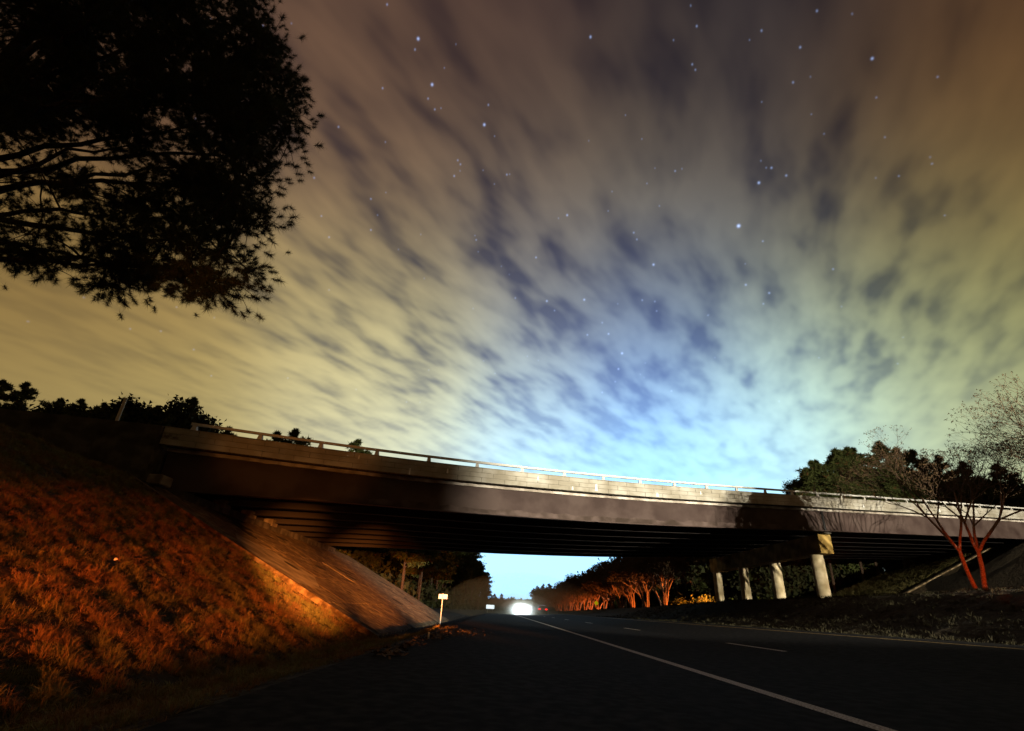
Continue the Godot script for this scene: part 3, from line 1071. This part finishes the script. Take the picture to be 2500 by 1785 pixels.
func grass_field(called: String, label: String, meshes: Array, at: Array, tint: Array) -> void:
	for k in meshes.size():
		var mm := MultiMesh.new()
		mm.transform_format = MultiMesh.TRANSFORM_3D
		mm.use_colors = true
		mm.mesh = meshes[k]
		var pick := range(k, at.size(), meshes.size())
		mm.instance_count = pick.size()
		for i in pick.size():
			mm.set_instance_transform(i, at[pick[i]])
			mm.set_instance_color(i, tint[pick[i]])
		var o := MultiMeshInstance3D.new()
		o.name = numbered(called)
		o.multimesh = mm
		o.set_meta("kind", "stuff")
		o.set_meta("label", label)
		o.set_meta("category", "grass")
		add_child(o)


func grass() -> void:
	var g := RandomNumberGenerator.new()
	g.seed = 41
	var f := FastNoiseLite.new()
	f.seed = 9
	f.frequency = 2.0
	f.fractal_octaves = 3
	var gb := FastNoiseLite.new()
	gb.seed = 4
	gb.frequency = 0.1
	var tall := [clump(1, 16, 0.17, 0.0036), clump(2, 18, 0.14, 0.0034), clump(3, 12, 0.21, 0.004)]
	var at := []
	var tint := []
	var tries := 0
	while at.size() < 120000 and tries < 400000:
		tries += 1
		var x := -1.9 - 20.0 * pow(g.randf(), 0.9)
		var z := 3.0 - 23.2 * g.randf()
		# keep to what the view can hold: thin out what is far left
		if x < z * 1.35 - 4.0:
			continue
		var k := f.get_noise_2d(x, z)
		if g.randf() > 0.78 + k * 0.8:
			continue
		var y := ground(x, z) + bump(x, z, gb) - 0.02
		var s := (0.42 + k * 0.75 + g.randf() * 0.25) * (0.5 if x > -3.3 else 1.0)
		s = maxf(s, 0.22)
		var b := Basis(Vector3.UP, g.randf() * TAU)
		b = Basis(Vector3(g.randfn(), 0, g.randfn()).normalized(), g.randf() * 0.8) * b
		at.append(Transform3D(b.scaled(Vector3(s, s, s)), Vector3(x, y, z)))
		var t := g.randf_range(0.65, 1.2) * (1.0 + k * 0.5)
		var hue := gb.get_noise_2d(x * 6.0 + 300.0, z * 6.0)
		if g.randf() < 0.5 + hue * 1.4:
			tint.append(Color(0.15 * t, 0.145 * t, 0.055 * t))
		else:
			tint.append(Color(0.185 * t, 0.115 * t, 0.052 * t))
	grass_field("bank_grass", "dry shaggy grass covering the lit left bank", tall, at, tint)
	at = []
	tint = []
	for i in 9000:
		var x := g.randf_range(11.6, 27.0)
		var z := -5.0 - 62.0 * pow(g.randf(), 1.2)
		if x > -z * 1.25 + 3.0:
			continue
		var s := g.randf_range(0.45, 0.85)
		at.append(Transform3D(Basis(Vector3.UP, g.randf() * TAU).scaled(Vector3(s * 1.3, s, s * 1.3)), Vector3(x, ground(x, z) + bump(x, z, gb) - 0.01, z)))
		tint.append(Color(0.026, 0.023, 0.011) * g.randf_range(0.7, 1.2))
	for i in 9000:
		var x := g.randf_range(37.2, 51.0)
		var z := -56.6 - 26.0 * g.randf()
		at.append(Transform3D(Basis(Vector3.UP, g.randf() * TAU).scaled(Vector3.ONE * g.randf_range(0.8, 1.6)), Vector3(x, ground(x, z), z)))
		tint.append(Color(0.10, 0.085, 0.03) * g.randf_range(0.7, 1.2))
	grass_field("median_grass", "short dark grass on the median rise between the roads", [clump(5, 10, 0.2, 0.007), clump(6, 12, 0.24, 0.007)], at, tint)
	# leaf litter washed along the edge of the shoulder
	at = []
	tint = []
	var leaf := MB.new()
	leaf.quad(Vector3(-0.03, 0.0, -0.012), Vector3(0.03, 0.008, -0.015), Vector3(0.035, 0.012, 0.012), Vector3(-0.03, 0.005, 0.015))
	for q in [[-1.35, -7.4, 0.09, 0.25, 110, 0.12], [-1.4, -8.8, 0.10, 0.6, 120, 0.08], [-1.35, -12.5, 0.14, 0.9, 150, 0.12], [-0.8, -14.5, 0.28, 1.5, 70, 0.05], [-1.5, -17.0, 0.12, 1.0, 100, 0.06]]:
		for i in q[4]:
			var x: float = q[0] + g.randfn() * q[2]
			var z: float = q[1] + g.randfn() * q[3]
			at.append(Transform3D(Basis.from_euler(Vector3(g.randf_range(-0.5, 0.5), g.randf() * TAU, g.randf_range(-0.5, 0.5))), Vector3(x, maxf(ground(x, z), -0.12) + 0.02 + g.randf() * 0.03, z)))
			tint.append(Color(q[5], q[5] * 0.62, q[5] * 0.33) * g.randf_range(0.6, 1.3))
	grass_field("leaf_litter", "brown leaf litter drifted along the edge of the paved shoulder", [leaf.mesh(M.grass)], at, tint)


# ---------------------------------------------------------------- signs, posts, scraps
func furniture() -> void:
	var b := MB.new()
	var y := ground(-4.0, -39.5)
	var s := thing("marker_sign", "small blank white road sign on a thin post at the foot of the slope", "sign", Vector3(-4.0, -0.42, -39.5))
	b.box(Vector3(0, 0.85, 0), Vector3(0.06, 2.0, 0.04))
	put("post", b.mesh(M.post), s)
	b = MB.new()
	b.bevelled(Vector3(0.02, 1.66, 0.035), Vector3(0.62, 0.30, 0.012), 0.004)
	put("sign_panel", b.mesh(M.sign_white), s)
	b = MB.new()
	b.box(Vector3(0.0, 1.66, 0.044), Vector3(0.05, 0.3, 0.008))
	put("bracket", b.mesh(M.post), s)

	s = thing("roadside_sign", "bright white rectangular sign on two short legs far along the left shoulder", "sign", Vector3(-2.25, -0.35, -150.0))
	for x in [-0.7, 0.7]:
		b = MB.new()
		b.box(Vector3(x, 0.6, 0), Vector3(0.12, 1.3, 0.1))
		put("leg", b.mesh(M.post), s)
	b = MB.new()
	b.bevelled(Vector3(0, 1.52, 0.07), Vector3(2.15, 0.95, 0.04), 0.015)
	put("sign_panel", b.mesh(M.glow_sign), s)

	s = thing("warning_sign", "small yellow sign between the glowing trunks of the far tree row", "sign", Vector3(18.9, ground(18.9, -108.0), -108.0))
	b = MB.new()
	b.box(Vector3(0, 0.45, 0), Vector3(0.07, 1.2, 0.05))
	put("post", b.mesh(M.post), s)
	b = MB.new()
	b.bevelled(Vector3(0, 1.15, 0.05), Vector3(0.62, 0.62, 0.02), 0.006, Basis(Vector3(0, 0, 1), PI / 4))
	put("sign_panel", b.mesh(M.sign_yellow), s)

	var px := -25.2
	s = thing("wooden_post", "short pale post standing among the trees on the left skyline", "post", Vector3(px, ground(px, -31.4), -31.4))
	b = MB.new()
	b.tube(PackedVector3Array([Vector3(0, -0.3, 0), Vector3(0, 4.0, 0), Vector3(0, 5.25, 0)]), PackedFloat32Array([0.11, 0.105, 0.10]), 10)
	b.disc(Vector3(0, 5.25, 0), Vector3.UP, 0.10, 10)
	put("shaft", b.mesh(M.post), s)
	b = MB.new()
	b.tube(PackedVector3Array([Vector3(0, 5.25, 0), Vector3(0, 5.32, 0)]), PackedFloat32Array([0.115, 0.115]), 10)
	b.disc(Vector3(0, 5.32, 0), Vector3.UP, 0.115, 10)
	put("cap", b.mesh(M.post), s)

	s = thing("edge_marker", "tiny white stub marker at the edge of the leaf litter", "marker", Vector3(-1.38, 0.0, -11.6))
	b = MB.new()
	b.box(Vector3(0, 0.05, 0), Vector3(0.035, 0.14, 0.02))
	put("stub", b.mesh(M.sign_white), s)

	b = MB.new()
	var q := Vector3(-7.6, ground(-7.6, -10.8) + 0.14, -10.8)
	b.quad(Vector3(-0.05, -0.02, 0), Vector3(0.04, -0.03, 0.02), Vector3(0.06, 0.05, -0.02), Vector3(-0.03, 0.03, 0.01))
	b.quad(Vector3(0.04, -0.03, 0.02), Vector3(0.1, 0.0, -0.03), Vector3(0.09, 0.04, -0.04), Vector3(0.06, 0.05, -0.02))
	b.quad(Vector3(0.0, 0.03, 0.02), Vector3(0.07, 0.04, 0.0), Vector3(0.04, 0.08, -0.03), Vector3(-0.02, 0.06, 0.03))
	var scrap := put("paper_scrap", b.mesh(M.paper), self, q)
	scrap.scale = Vector3.ONE * 0.45
	tag(scrap, "crumpled white scrap of paper lying in the dry grass of the bank", "litter")


# ---------------------------------------------------------------- cars and their lamps
func car_shape(b: MB, t: Array, half: float, lo: Array) -> void:
	# t: stations of [z, y_top, half width factor]; lo: underside heights
	var rows := []
	for i in t.size():
		var z: float = t[i][0]
		var y: float = t[i][1]
		var w: float = half * t[i][2]
		var k: float = lo[i]
		rows.append(PackedVector3Array([Vector3(-w * 0.92, k, z), Vector3(w * 0.92, k, z), Vector3(w, k + 0.2, z), Vector3(w, y - 0.13, z), Vector3(w * 0.90, y - 0.02, z), Vector3(w * 0.6, y, z), Vector3(-w * 0.6, y, z), Vector3(-w * 0.90, y - 0.02, z), Vector3(-w, y - 0.13, z), Vector3(-w, k + 0.2, z)]))
	b.loft(rows)


# a saloon whose nose points along +Z
func make_car(label: String) -> Node3D:
	var o := thing("car", label, "car")
	var b := MB.new()
	car_shape(b, [[-2.25, 0.80, 0.84], [-2.1, 0.96, 0.95], [-1.3, 1.02, 1.0], [0.6, 0.99, 1.0], [1.5, 0.90, 0.98], [2.1, 0.76, 0.92], [2.28, 0.62, 0.80]], 0.9, [0.38, 0.28, 0.24, 0.24, 0.24, 0.24, 0.34])
	put("body", b.mesh(M.paint_dark), o)
	b = MB.new()
	var rows := []
	for s in [[-1.75, 0.99, 0.78], [-1.0, 1.40, 0.66], [0.0, 1.46, 0.66], [0.35, 1.43, 0.66], [1.15, 0.98, 0.78]]:
		rows.append(PackedVector3Array([Vector3(-0.80, 0.95, s[0]), Vector3(0.80, 0.95, s[0]), Vector3(s[2], s[1], s[0]), Vector3(-s[2], s[1], s[0])]))
	b.loft(rows)
	var cab := put("cabin_glass", b.mesh(M.glass), o)
	b = MB.new()
	rows = []
	for s in [[-1.02, 1.40, 0.67], [0.0, 1.475, 0.67], [0.36, 1.44, 0.67]]:
		rows.append(PackedVector3Array([Vector3(-s[2], s[1] - 0.02, s[0]), Vector3(s[2], s[1] - 0.02, s[0]), Vector3(s[2] * 0.85, s[1] + 0.025, s[0]), Vector3(-s[2] * 0.85, s[1] + 0.025, s[0])]))
	b.loft(rows)
	put("roof", b.mesh(M.paint_dark), o)
	for p in [Vector3(-0.80, 0.32, 1.4), Vector3(0.80, 0.32, 1.4), Vector3(-0.80, 0.32, -1.35), Vector3(0.80, 0.32, -1.35)]:
		b = MB.new()
		b.tube(PackedVector3Array([Vector3(-0.11, 0, 0), Vector3(-0.10, 0, 0), Vector3(0.10, 0, 0), Vector3(0.11, 0, 0)]), PackedFloat32Array([0.27, 0.32, 0.32, 0.27]), 20)
		var w := put("wheel", b.mesh(M.tyre), o, p)
		b = MB.new()
		b.disc(Vector3(0.105, 0, 0), Vector3.RIGHT, 0.27, 16)
		b.disc(Vector3(-0.105, 0, 0), Vector3.LEFT, 0.27, 16)
		put("rim", b.mesh(M.rim), w)
	for x in [-0.62, 0.62]:
		b = MB.new()
		b.bevelled(Vector3.ZERO, Vector3(0.36, 0.16, 0.10), 0.03)
		put("headlight", b.mesh(M.head), o, Vector3(x, 0.66, 2.24))
		b = MB.new()
		b.bevelled(Vector3.ZERO, Vector3(0.34, 0.16, 0.08), 0.03)
		put("tail_light", b.mesh(M.tail), o, Vector3(x, 0.80, -2.22))
	b = MB.new()
	b.bevelled(Vector3(0, 0.42, 2.24), Vector3(1.5, 0.2, 0.12), 0.03)
	b.bevelled(Vector3(0, 0.45, -2.22), Vector3(1.5, 0.2, 0.12), 0.03)
	put("bumper", b.mesh(M.chrome), o)
	return o


func spot(parent: Node3D, called: String, at: Vector3, to: Vector3, c: Color, energy: float, half: float, soft: float, size := 0.12) -> void:
	var l := SpotLight3D.new()
	l.name = called
	parent.add_child(l)
	l.position = at
	var d := (to - parent.transform * at).normalized()
	l.basis = parent.basis.inverse() * Basis.looking_at(d, Vector3.UP)
	l.light_color = c
	l.light_energy = energy
	l.spot_angle = half
	l.spot_angle_attenuation = soft
	l.spot_attenuation = 2.0
	l.spot_range = 600.0
	l.light_size = size
	l.shadow_enabled = true


func cars() -> void:
	var warm := Color(1.0, 0.95, 0.84)
	var white := Color(0.90, 0.97, 1.0)
	# the car coming towards the camera in the near lane
	var a := make_car("oncoming car with glaring white headlights far down the near lane")
	a.position = Vector3(4.0, 0.07, -101.0)
	spot(a, "headlight_beam", Vector3(-0.62, 0.66, 2.36), Vector3(3.0, 0.4, -40), white, 170.0, 60.0, 0.8)
	spot(a, "headlight_beam_001", Vector3(0.62, 0.66, 2.36), Vector3(5.0, 0.4, -40), white, 170.0, 60.0, 0.8)
	# a car driving away ahead on the other carriageway
	var c := another(a, "car driving away with red tail lights right of the headlight glare", Vector3(8.2, 0.27, -106.0), PI, 1.0)
	for k in c.get_children():
		if k is SpotLight3D:
			c.remove_child(k)
	# unseen cars added behind the camera to light bridge, bank and trees
	var d := another(c, "unseen car added on the other carriageway behind the camera, headlights towards the overpass", Vector3(34.0, ground(34.0, 30.0), 30.0), PI, 1.0)
	spot(d, "headlight_beam", Vector3(-0.62, 0.66, 2.36), Vector3(25.0, 5.0, -40), warm, 6000.0, 26.5, 0.3)
	spot(d, "headlight_beam_001", Vector3(0.62, 0.66, 2.36), Vector3(25.0, 5.0, -40), warm, 6000.0, 26.5, 0.3)
	var b := another(c, "unseen car added just past the camera in the outer lane to light the slope and a tree", Vector3(8.0, 0.26, 9.6), 0.0, 1.0)  # added for its narrow beams; no indicator lamp is modelled
	b.rotation.y = 0.0
	spot(b, "added_tail_beam", Vector3(0.62, 0.80, -2.32), Vector3(22.0, 2.8, -25.0), Color(1.0, 0.34, 0.10), 1150.0, 4.6, 1.0)
	for q in [["added_amber_beam", -8.9, -24.5, 1.6, 8500.0, 4.8], ["added_amber_beam_001", -7.2, -32.0, 1.1, 12500.0, 4.4], ["added_amber_beam_002", -5.8, -42.0, 0.6, 19000.0, 3.5]]:
		var from := b.transform * Vector3(-0.62, 0.80, -2.32)
		var to := Vector3(q[1], 0, q[2])
		to.y = from.y + tan(deg_to_rad(q[3])) * Vector2(to.x - from.x, to.z - from.z).length()
		spot(b, q[0], Vector3(-0.62, 0.80, -2.32), to, Color(1.0, 0.58, 0.24), q[4], q[5], 1.0)
	var e := another(c, "unseen car added on the shoulder well behind the camera to light the bank", Vector3(-0.4, 0.01, 16.4), 0.0, 1.0)  # added so its aimed beams light bank, slope and parapet
	e.rotation.y = 0.0
	# [name, degrees left, degrees up, colour, energy, half angle]
	for q in [["added_tail_beam", 47.0, -1.6, Color(1.0, 0.38, 0.11), 300.0, 9.5], ["added_tail_beam_001", 37.0, -2.0, Color(1.0, 0.38, 0.11), 350.0, 9.0], ["added_amber_beam", 27.0, -2.0, Color(1.0, 0.40, 0.12), 440.0, 8.5], ["added_amber_beam_001", 18.5, -1.4, Color(1.0, 0.40, 0.12), 590.0, 7.0], ["added_amber_beam_002", 12.0, 0.4, Color(1.0, 0.47, 0.16), 1000.0, 4.8], ["added_amber_beam_003", 8.3, 1.3, Color(1.0, 0.50, 0.18), 1700.0, 4.3], ["added_amber_beam_004", 13.5, 9.6, Color(1.0, 0.60, 0.24), 200.0, 6.5]]:
		var from := e.transform * Vector3(-0.62, 0.80, -2.32)
		var left := deg_to_rad(q[1])
		spot(e, q[0], Vector3(-0.62, 0.80, -2.32), from + Vector3(-sin(left), tan(deg_to_rad(q[2])), -cos(left)) * 20.0, q[3], q[4], q[5], 0.75)
	# one more added past the pier, hidden, to light the far tree row
	var h := another(c, "added car hidden by the median rise to light the far tree row", Vector3(35.0, ground(35.0, -56.0), -56.0), PI, 1.0)
	spot(h, "headlight_beam", Vector3(-0.62, 0.66, 2.36), Vector3(20.5, 2.2, -72.0), Color(1.0, 0.58, 0.26), 2200.0, 11.0, 0.5)
	spot(h, "headlight_beam_001", Vector3(0.62, 0.66, 2.36), Vector3(20.5, 0.4, -93.0), Color(1.0, 0.54, 0.22), 4500.0, 11.0, 0.7)
	spot(h, "headlight_beam_002", Vector3(0.62, 0.66, 2.36), Vector3(20.5, -1.2, -140.0), Color(1.0, 0.50, 0.20), 18000.0, 7.0, 0.8)
	# mist added to imitate lens glare round the oncoming headlights
	for k in 5:
		var fog := FogVolume.new()
		fog.name = "glare_mist" if k == 0 else "glare_mist_%03d" % k
		fog.shape = RenderingServer.FOG_VOLUME_SHAPE_ELLIPSOID
		fog.size = [Vector3(3.4, 1.5, 3.0), Vector3(5.4, 2.2, 4.4), Vector3(8.0, 3.2, 6.4), Vector3(13, 5.4, 10), Vector3(28, 12, 24)][k]
		fog.position = Vector3(4.0, 0.8, -97.6)
		var fm := FogMaterial.new()
		fm.resource_name = "glare_mist"
		fm.density = [0.35, 0.2, 0.07, 0.025, 0.008][k]
		fm.albedo = [Color(1, 1, 1), Color(1, 1, 1), Color(1, 0.99, 0.93), Color(1, 0.96, 0.84), Color(1, 0.92, 0.72)][k]
		fog.material = fm
		fog.set_meta("kind", "stuff")
		fog.set_meta("label", ["brightest core of the added mist at the oncoming headlights", "bright mist added glowing right round the oncoming headlights", "pale mist added about the bright headlight glow", "faint mist added round the pale headlight glow", "thin added glare haze spread widest about the headlight glow over the far lane"][k])
		fog.set_meta("category", "glare_mist")
		add_child(fog)


# ---------------------------------------------------------------- the night sky
func sky_panorama() -> ImageTexture:
	# air glow by direction: azimuth right of the road, elevation, sRGB 0..255
	var pts := [
		-57, 41, 92, 66, 46, -46, 41, 100, 72, 52, -33, 54, 92, 68, 52, -21, 58, 78, 58, 48, 0, 60, 72, 54, 47, 22, 58, 60, 50, 46, 39, 54, 46, 42, 44, 51, 49, 62, 45, 36, 58, 45, 84, 56, 36,
		-30, 48, 112, 82, 61, -19, 51, 92, 72, 57, 1, 53, 88, 70, 56, 21, 52, 82, 69, 57, 37, 48, 68, 60, 55, 49, 44, 90, 68, 46, 57, 40, 108, 76, 42,
		-27, 41, 130, 102, 72, -17, 44, 112, 92, 73, 2, 46, 106, 92, 77, 20, 45, 106, 97, 82, 35, 41, 88, 81, 75, 46, 37, 114, 97, 64, 53, 34, 118, 92, 54,
		-48, 24, 128, 98, 52, -40, 28, 138, 108, 62, -25, 33, 160, 138, 90, -15, 35, 146, 130, 98, 2, 37, 120, 115, 108, 19, 36, 114, 117, 118, 33, 34, 112, 114, 106, 44, 31, 132, 130, 88, 51, 28, 122, 108, 60,
		-46, 18, 140, 110, 60, -37, 21, 152, 126, 72, -22, 25, 182, 162, 107, -13, 27, 178, 166, 118, 2, 28, 146, 150, 146, 18, 28, 118, 136, 160, 31, 26, 152, 166, 150, 42, 24, 154, 158, 114, 48, 22, 130, 128, 80,
		-44, 13, 150, 128, 74, -36, 15, 162, 142, 86, -21, 19, 192, 176, 122, -12, 20, 198, 192, 148, 3, 21, 182, 202, 202, 17, 21, 156, 188, 224, 30, 20, 188, 218, 206, 40, 18, 176, 194, 156, 47, 17, 162, 158, 100,
		-43, 9, 146, 124, 72, -34, 10, 166, 146, 88, -20, 12, 202, 192, 142, -11, 13, 206, 216, 186, 3, 14, 182, 230, 236, 17, 14, 166, 231, 251, 29, 14, 182, 236, 241, 39, 13, 192, 214, 182, 46, 12, 176, 174, 118,
		-40, 2, 138, 112, 64, -20, 2, 190, 190, 150, 0, 3, 176, 230, 255, 12, 3, 178, 233, 255, 27, 3, 180, 230, 245, 43, 3, 168, 158, 104,
		-75, 6, 128, 98, 54, 75, 6, 130, 100, 54, -75, 25, 108, 80, 46, 75, 25, 110, 76, 38, -110, 8, 122, 92, 50, 110, 8, 122, 92, 50, 180, 8, 118, 90, 50, -145, 8, 118, 90, 50, 145, 8, 118, 90, 50,
		-110, 35, 84, 62, 44, 110, 35, 84, 58, 38, 180, 35, 80, 58, 42, -145, 35, 80, 58, 42, 145, 35, 80, 58, 42, 0, 75, 58, 44, 40, 90, 72, 58, 42, 34, -90, 72, 60, 44, 38, 180, 70, 58, 42, 36, 0, 90, 56, 42, 38]
	var n := pts.size() / 5
	var dirs := PackedVector3Array()
	var cols := PackedVector3Array()
	for i in n:
		var az := deg_to_rad(pts[i * 5])
		var el := deg_to_rad(pts[i * 5 + 1])
		dirs.append(Vector3(sin(az) * cos(el), sin(el), -cos(az) * cos(el)))
		cols.append(Vector3(pts[i * 5 + 2], pts[i * 5 + 3], pts[i * 5 + 4]) / 255.0 * (1.2 if pts[i * 5 + 1] < 17 and absf(pts[i * 5] - 14) < 30 else 1.1 if pts[i * 5 + 1] < 22 else 1.0) * Vector3(0.97, 1.0, 1.09))
	const BW := 256
	const BH := 64
	var base := PackedFloat32Array()
	base.resize(BW * BH * 3)
	for j in BH:
		var el := (1.0 - (j + 0.5) / BH) * PI * 0.5
		for i in BW:
			var az := ((i + 0.5) / BW - 0.5) * TAU
			var e := Vector3(sin(az) * cos(el), sin(el), -cos(az) * cos(el))
			var s := Vector3.ZERO
			var wsum := 0.0
			for k in n:
				var w := exp((e.dot(dirs[k]) - 1.0) * 95.0) + 1e-7
				w += 0.0006 * exp((e.dot(dirs[k]) - 1.0) * 6.0)
				s += cols[k] * w
				wsum += w
			s /= wsum
			var o := (j * BW + i) * 3
			base[o] = pow(s.x, 2.2)
			base[o + 1] = pow(s.y, 2.2)
			base[o + 2] = pow(s.z, 2.2)
	const W := 2048
	const H := 512
	var im := Image.create_from_data(BW, BH, false, Image.FORMAT_RGBF, base.to_byte_array())
	im.resize(W, H, Image.INTERPOLATE_CUBIC)
	var px := im.get_data().to_float32_array()
	var f1 := FastNoiseLite.new()
	f1.seed = 21
	f1.frequency = 1.0
	f1.fractal_octaves = 3
	f1.fractal_gain = 0.45
	var f2 := FastNoiseLite.new()
	f2.seed = 35
	f2.frequency = 1.0
	f2.fractal_octaves = 2
	var wind := deg_to_rad(31.0)
	var wx := sin(wind)
	var wz := -cos(wind)
	for j in H:
		var el := (1.0 - (j + 0.5) / H) * PI * 0.5
		var se := sin(el)
		var flat := cos(el) / (se + 0.035)
		var fade := smoothstep(0.10, 0.52, el) * (1.0 - 0.25 * smoothstep(0.75, 1.05, el))
		for i in W:
			var az := ((i + 0.5) / W - 0.5) * TAU
			var x := sin(az) * flat
			var z := -cos(az) * flat
			var a := x * wx + z * wz
			var c := x * wz - z * wx
			c += 0.025 * f2.get_noise_2d(a * 1.3 + 9.0, c * 1.8)
			# wind-drawn streaks, shorter puffs, and wide openings
			var m := f1.get_noise_2d(a * 1.7, c * 5.2) * 0.85 + f1.get_noise_2d(a * 4.0 + 40.0, c * 9.5) * 0.6 + f2.get_noise_2d(a * 0.7 + 5.0, c * 1.2 + 3.0) * 0.38
			m = clampf(m * 1.5 + 0.02, -1.0, 1.0) * fade * lerpf(0.35, 1.0, maxf(smoothstep(-0.85, -0.3, az), smoothstep(0.5, 0.85, el))) * lerpf(1.0, 0.6, smoothstep(0.6, 0.95, az))
			# a wide thin place in the cloud deck
			var gap := exp(-(pow((az - 0.24) / 0.26, 2.0) + pow((el - 0.50) / 0.17, 2.0)))
			m = lerpf(m, m * 0.6 - 0.16, gap)
			var o := (j * W + i) * 3
			if m > 0.0:
				px[o] *= 1.0 + 0.34 * m
				px[o + 1] *= 1.0 + 0.32 * m
				px[o + 2] *= 1.0 + 0.22 * m
			else:
				px[o] *= 1.0 + 0.64 * m
				px[o + 1] *= 1.0 + 0.61 * m
				px[o + 2] *= 1.0 + 0.40 * m
	im = Image.create_from_data(W, H, false, Image.FORMAT_RGBF, px.to_byte_array())
	im.resize(4096, 1024, Image.INTERPOLATE_CUBIC)
	# stars: azimuth, elevation, brightness
	var stars := [-19.57, 56.75, 3.0, -19.71, 55.81, 1.0, -15.93, 53.44, 3.0, -23.23, 51.62, 1.0, -6.68, 50.97, 3.0, -6.36, 52.82, 1.0, -16.16, 52.14, 1.0, -14.83, 51.37, 1.0, -27.73, 46.74, 1.0, -28.85, 41.32, 1.0, -10.14, 47.19, 1.0, -9.66, 46.85, 1.0, -10.36, 45.6, 1.3, -2.43, 46.47, 1.2, -21.29, 41.26, 1.0, -20.41, 38.2, 1.1, -25.22, 36.22, 1.0, -26.75, 38.02, 0.8, 6.87, 42.51, 2.0, 11.0, 58.73, 2.0, 2.53, 38.02, 1.5, -0.06, 33.47, 1.0, 4.19, 33.25, 2.0, 9.17, 33.36, 2.3, 16.17, 40.13, 1.2, 16.53, 39.39, 1.1, 18.43, 36.52, 2.6, 29.37, 38.69, 4.5, 32.64, 42.15, 2.6, 34.41, 43.09, 1.5, 35.79, 41.94, 1.4, 22.57, 45.49, 1.0, 28.96, 32.76, 1.7, 31.24, 31.45, 1.6, 30.42, 30.51, 1.0, 18.19, 32.59, 1.0, 16.64, 32.88, 1.2, 18.31, 31.55, 1.0, 12.18, 29.46, 1.8, 9.5, 29.44, 1.5, 13.74, 27.23, 2.6, 13.21, 25.51, 2.0, 11.43, 30.74, 1.0, 12.76, 24.12, 1.0, 11.16, 22.96, 1.1, 19.18, 22.76, 1.2, 47.66, 47.95, 2.0, 44.21, 53.6, 1.0, 39.23, 49.39, 1.0, 41.16, 51.74, 1.2, 37.3, 54.5, 1.0, 28.72, 57.17, 1.1, 27.1, 54.35, 1.0, 27.42, 53.82, 0.8, -40.19, 51.81, 1.4, -40.55, 51.24, 1.2, -25.73, 58.23, 1.0, 37.91, 32.17, 1.0, 31.7, 36.61, 1.0, -6.09, 39.42, 1.0, 5.24, 32.2, 1.0]
	var g := RandomNumberGenerator.new()
	g.seed = 5
	for i in 420:
		stars.append_array([g.randf_range(-180, 180), rad_to_deg(asin(g.randf_range(0.33, 1.0))), g.randf_range(0.15, 0.5)])
	for i in range(0, stars.size(), 3):
		var cx: float = (stars[i] / 360.0 + 0.5) * 4096.0
		var cy: float = (1.0 - stars[i + 1] / 90.0) * 1024.0
		var s: float = stars[i + 2]
		var r := 0.55 + 0.22 * s
		var wide := 1.0 / maxf(cos(deg_to_rad(stars[i + 1])), 0.2)
		var pw := int(ceil(r * wide * 2.0)) + 1
		for dy in range(-3, 4):
			for dx in range(-pw, pw + 1):
				var xx := int(cx) + dx
				var yy := int(cy) + dy
				if yy < 0 or yy > 1023:
					continue
				xx = posmod(xx, 4096)
				var q := Vector2((int(cx) + dx + 0.5 - cx) / wide, yy + 0.5 - cy)
				var w := exp(-q.length_squared() / (r * r)) * (0.20 + 0.22 * s)
				var c := im.get_pixel(xx, yy)
				im.set_pixel(xx, yy, Color(c.r + 0.50 * w, c.g + 0.70 * w, c.b + 1.25 * w))
	var all := Image.create(4096, 2048, false, Image.FORMAT_RGBF)
	all.fill(Color(0.016, 0.012, 0.008))
	# the panorama's first column looks along -Z
	all.blit_rect(im, Rect2i(2048, 0, 2048, 1024), Vector2i(0, 0))
	all.blit_rect(im, Rect2i(0, 0, 2048, 1024), Vector2i(2048, 0))
	return ImageTexture.create_from_image(all)


func _ready() -> void:
	var cam := Camera3D.new()
	cam.name = "camera"
	cam.transform = Transform3D(Basis(Vector3(0.99846768, 0.0498450, 0.02403682), Vector3(-0.05533791, 0.8986241, 0.43521539), Vector3(0.0000932, -0.43587865, 0.90000544)).orthonormalized(), Vector3(0, EYE, 0))
	cam.fov = 71.8
	cam.near = 0.05
	cam.far = 4000.0
	add_child(cam)
	cam.current = true
	var env := Environment.new()
	env.background_mode = Environment.BG_SKY
	env.sky = Sky.new()
	var sm := PanoramaSkyMaterial.new()
	sm.panorama = sky_panorama()
	sm.energy_multiplier = 1.0
	env.sky.sky_material = sm
	env.tonemap_mode = Environment.TONE_MAPPER_LINEAR
	env.tonemap_exposure = 1.0
	env.sdfgi_enabled = true
	env.ssao_enabled = true
	env.ssil_enabled = true
	env.volumetric_fog_enabled = true
	env.volumetric_fog_density = 0.0
	var we := WorldEnvironment.new()
	we.name = "environment"
	we.environment = env
	add_child(we)
	rng.seed = 1
	materials()
	terrain()
	roads()
	bridge()
	slopes()
	trees()
	grass()
	furniture()
	cars()
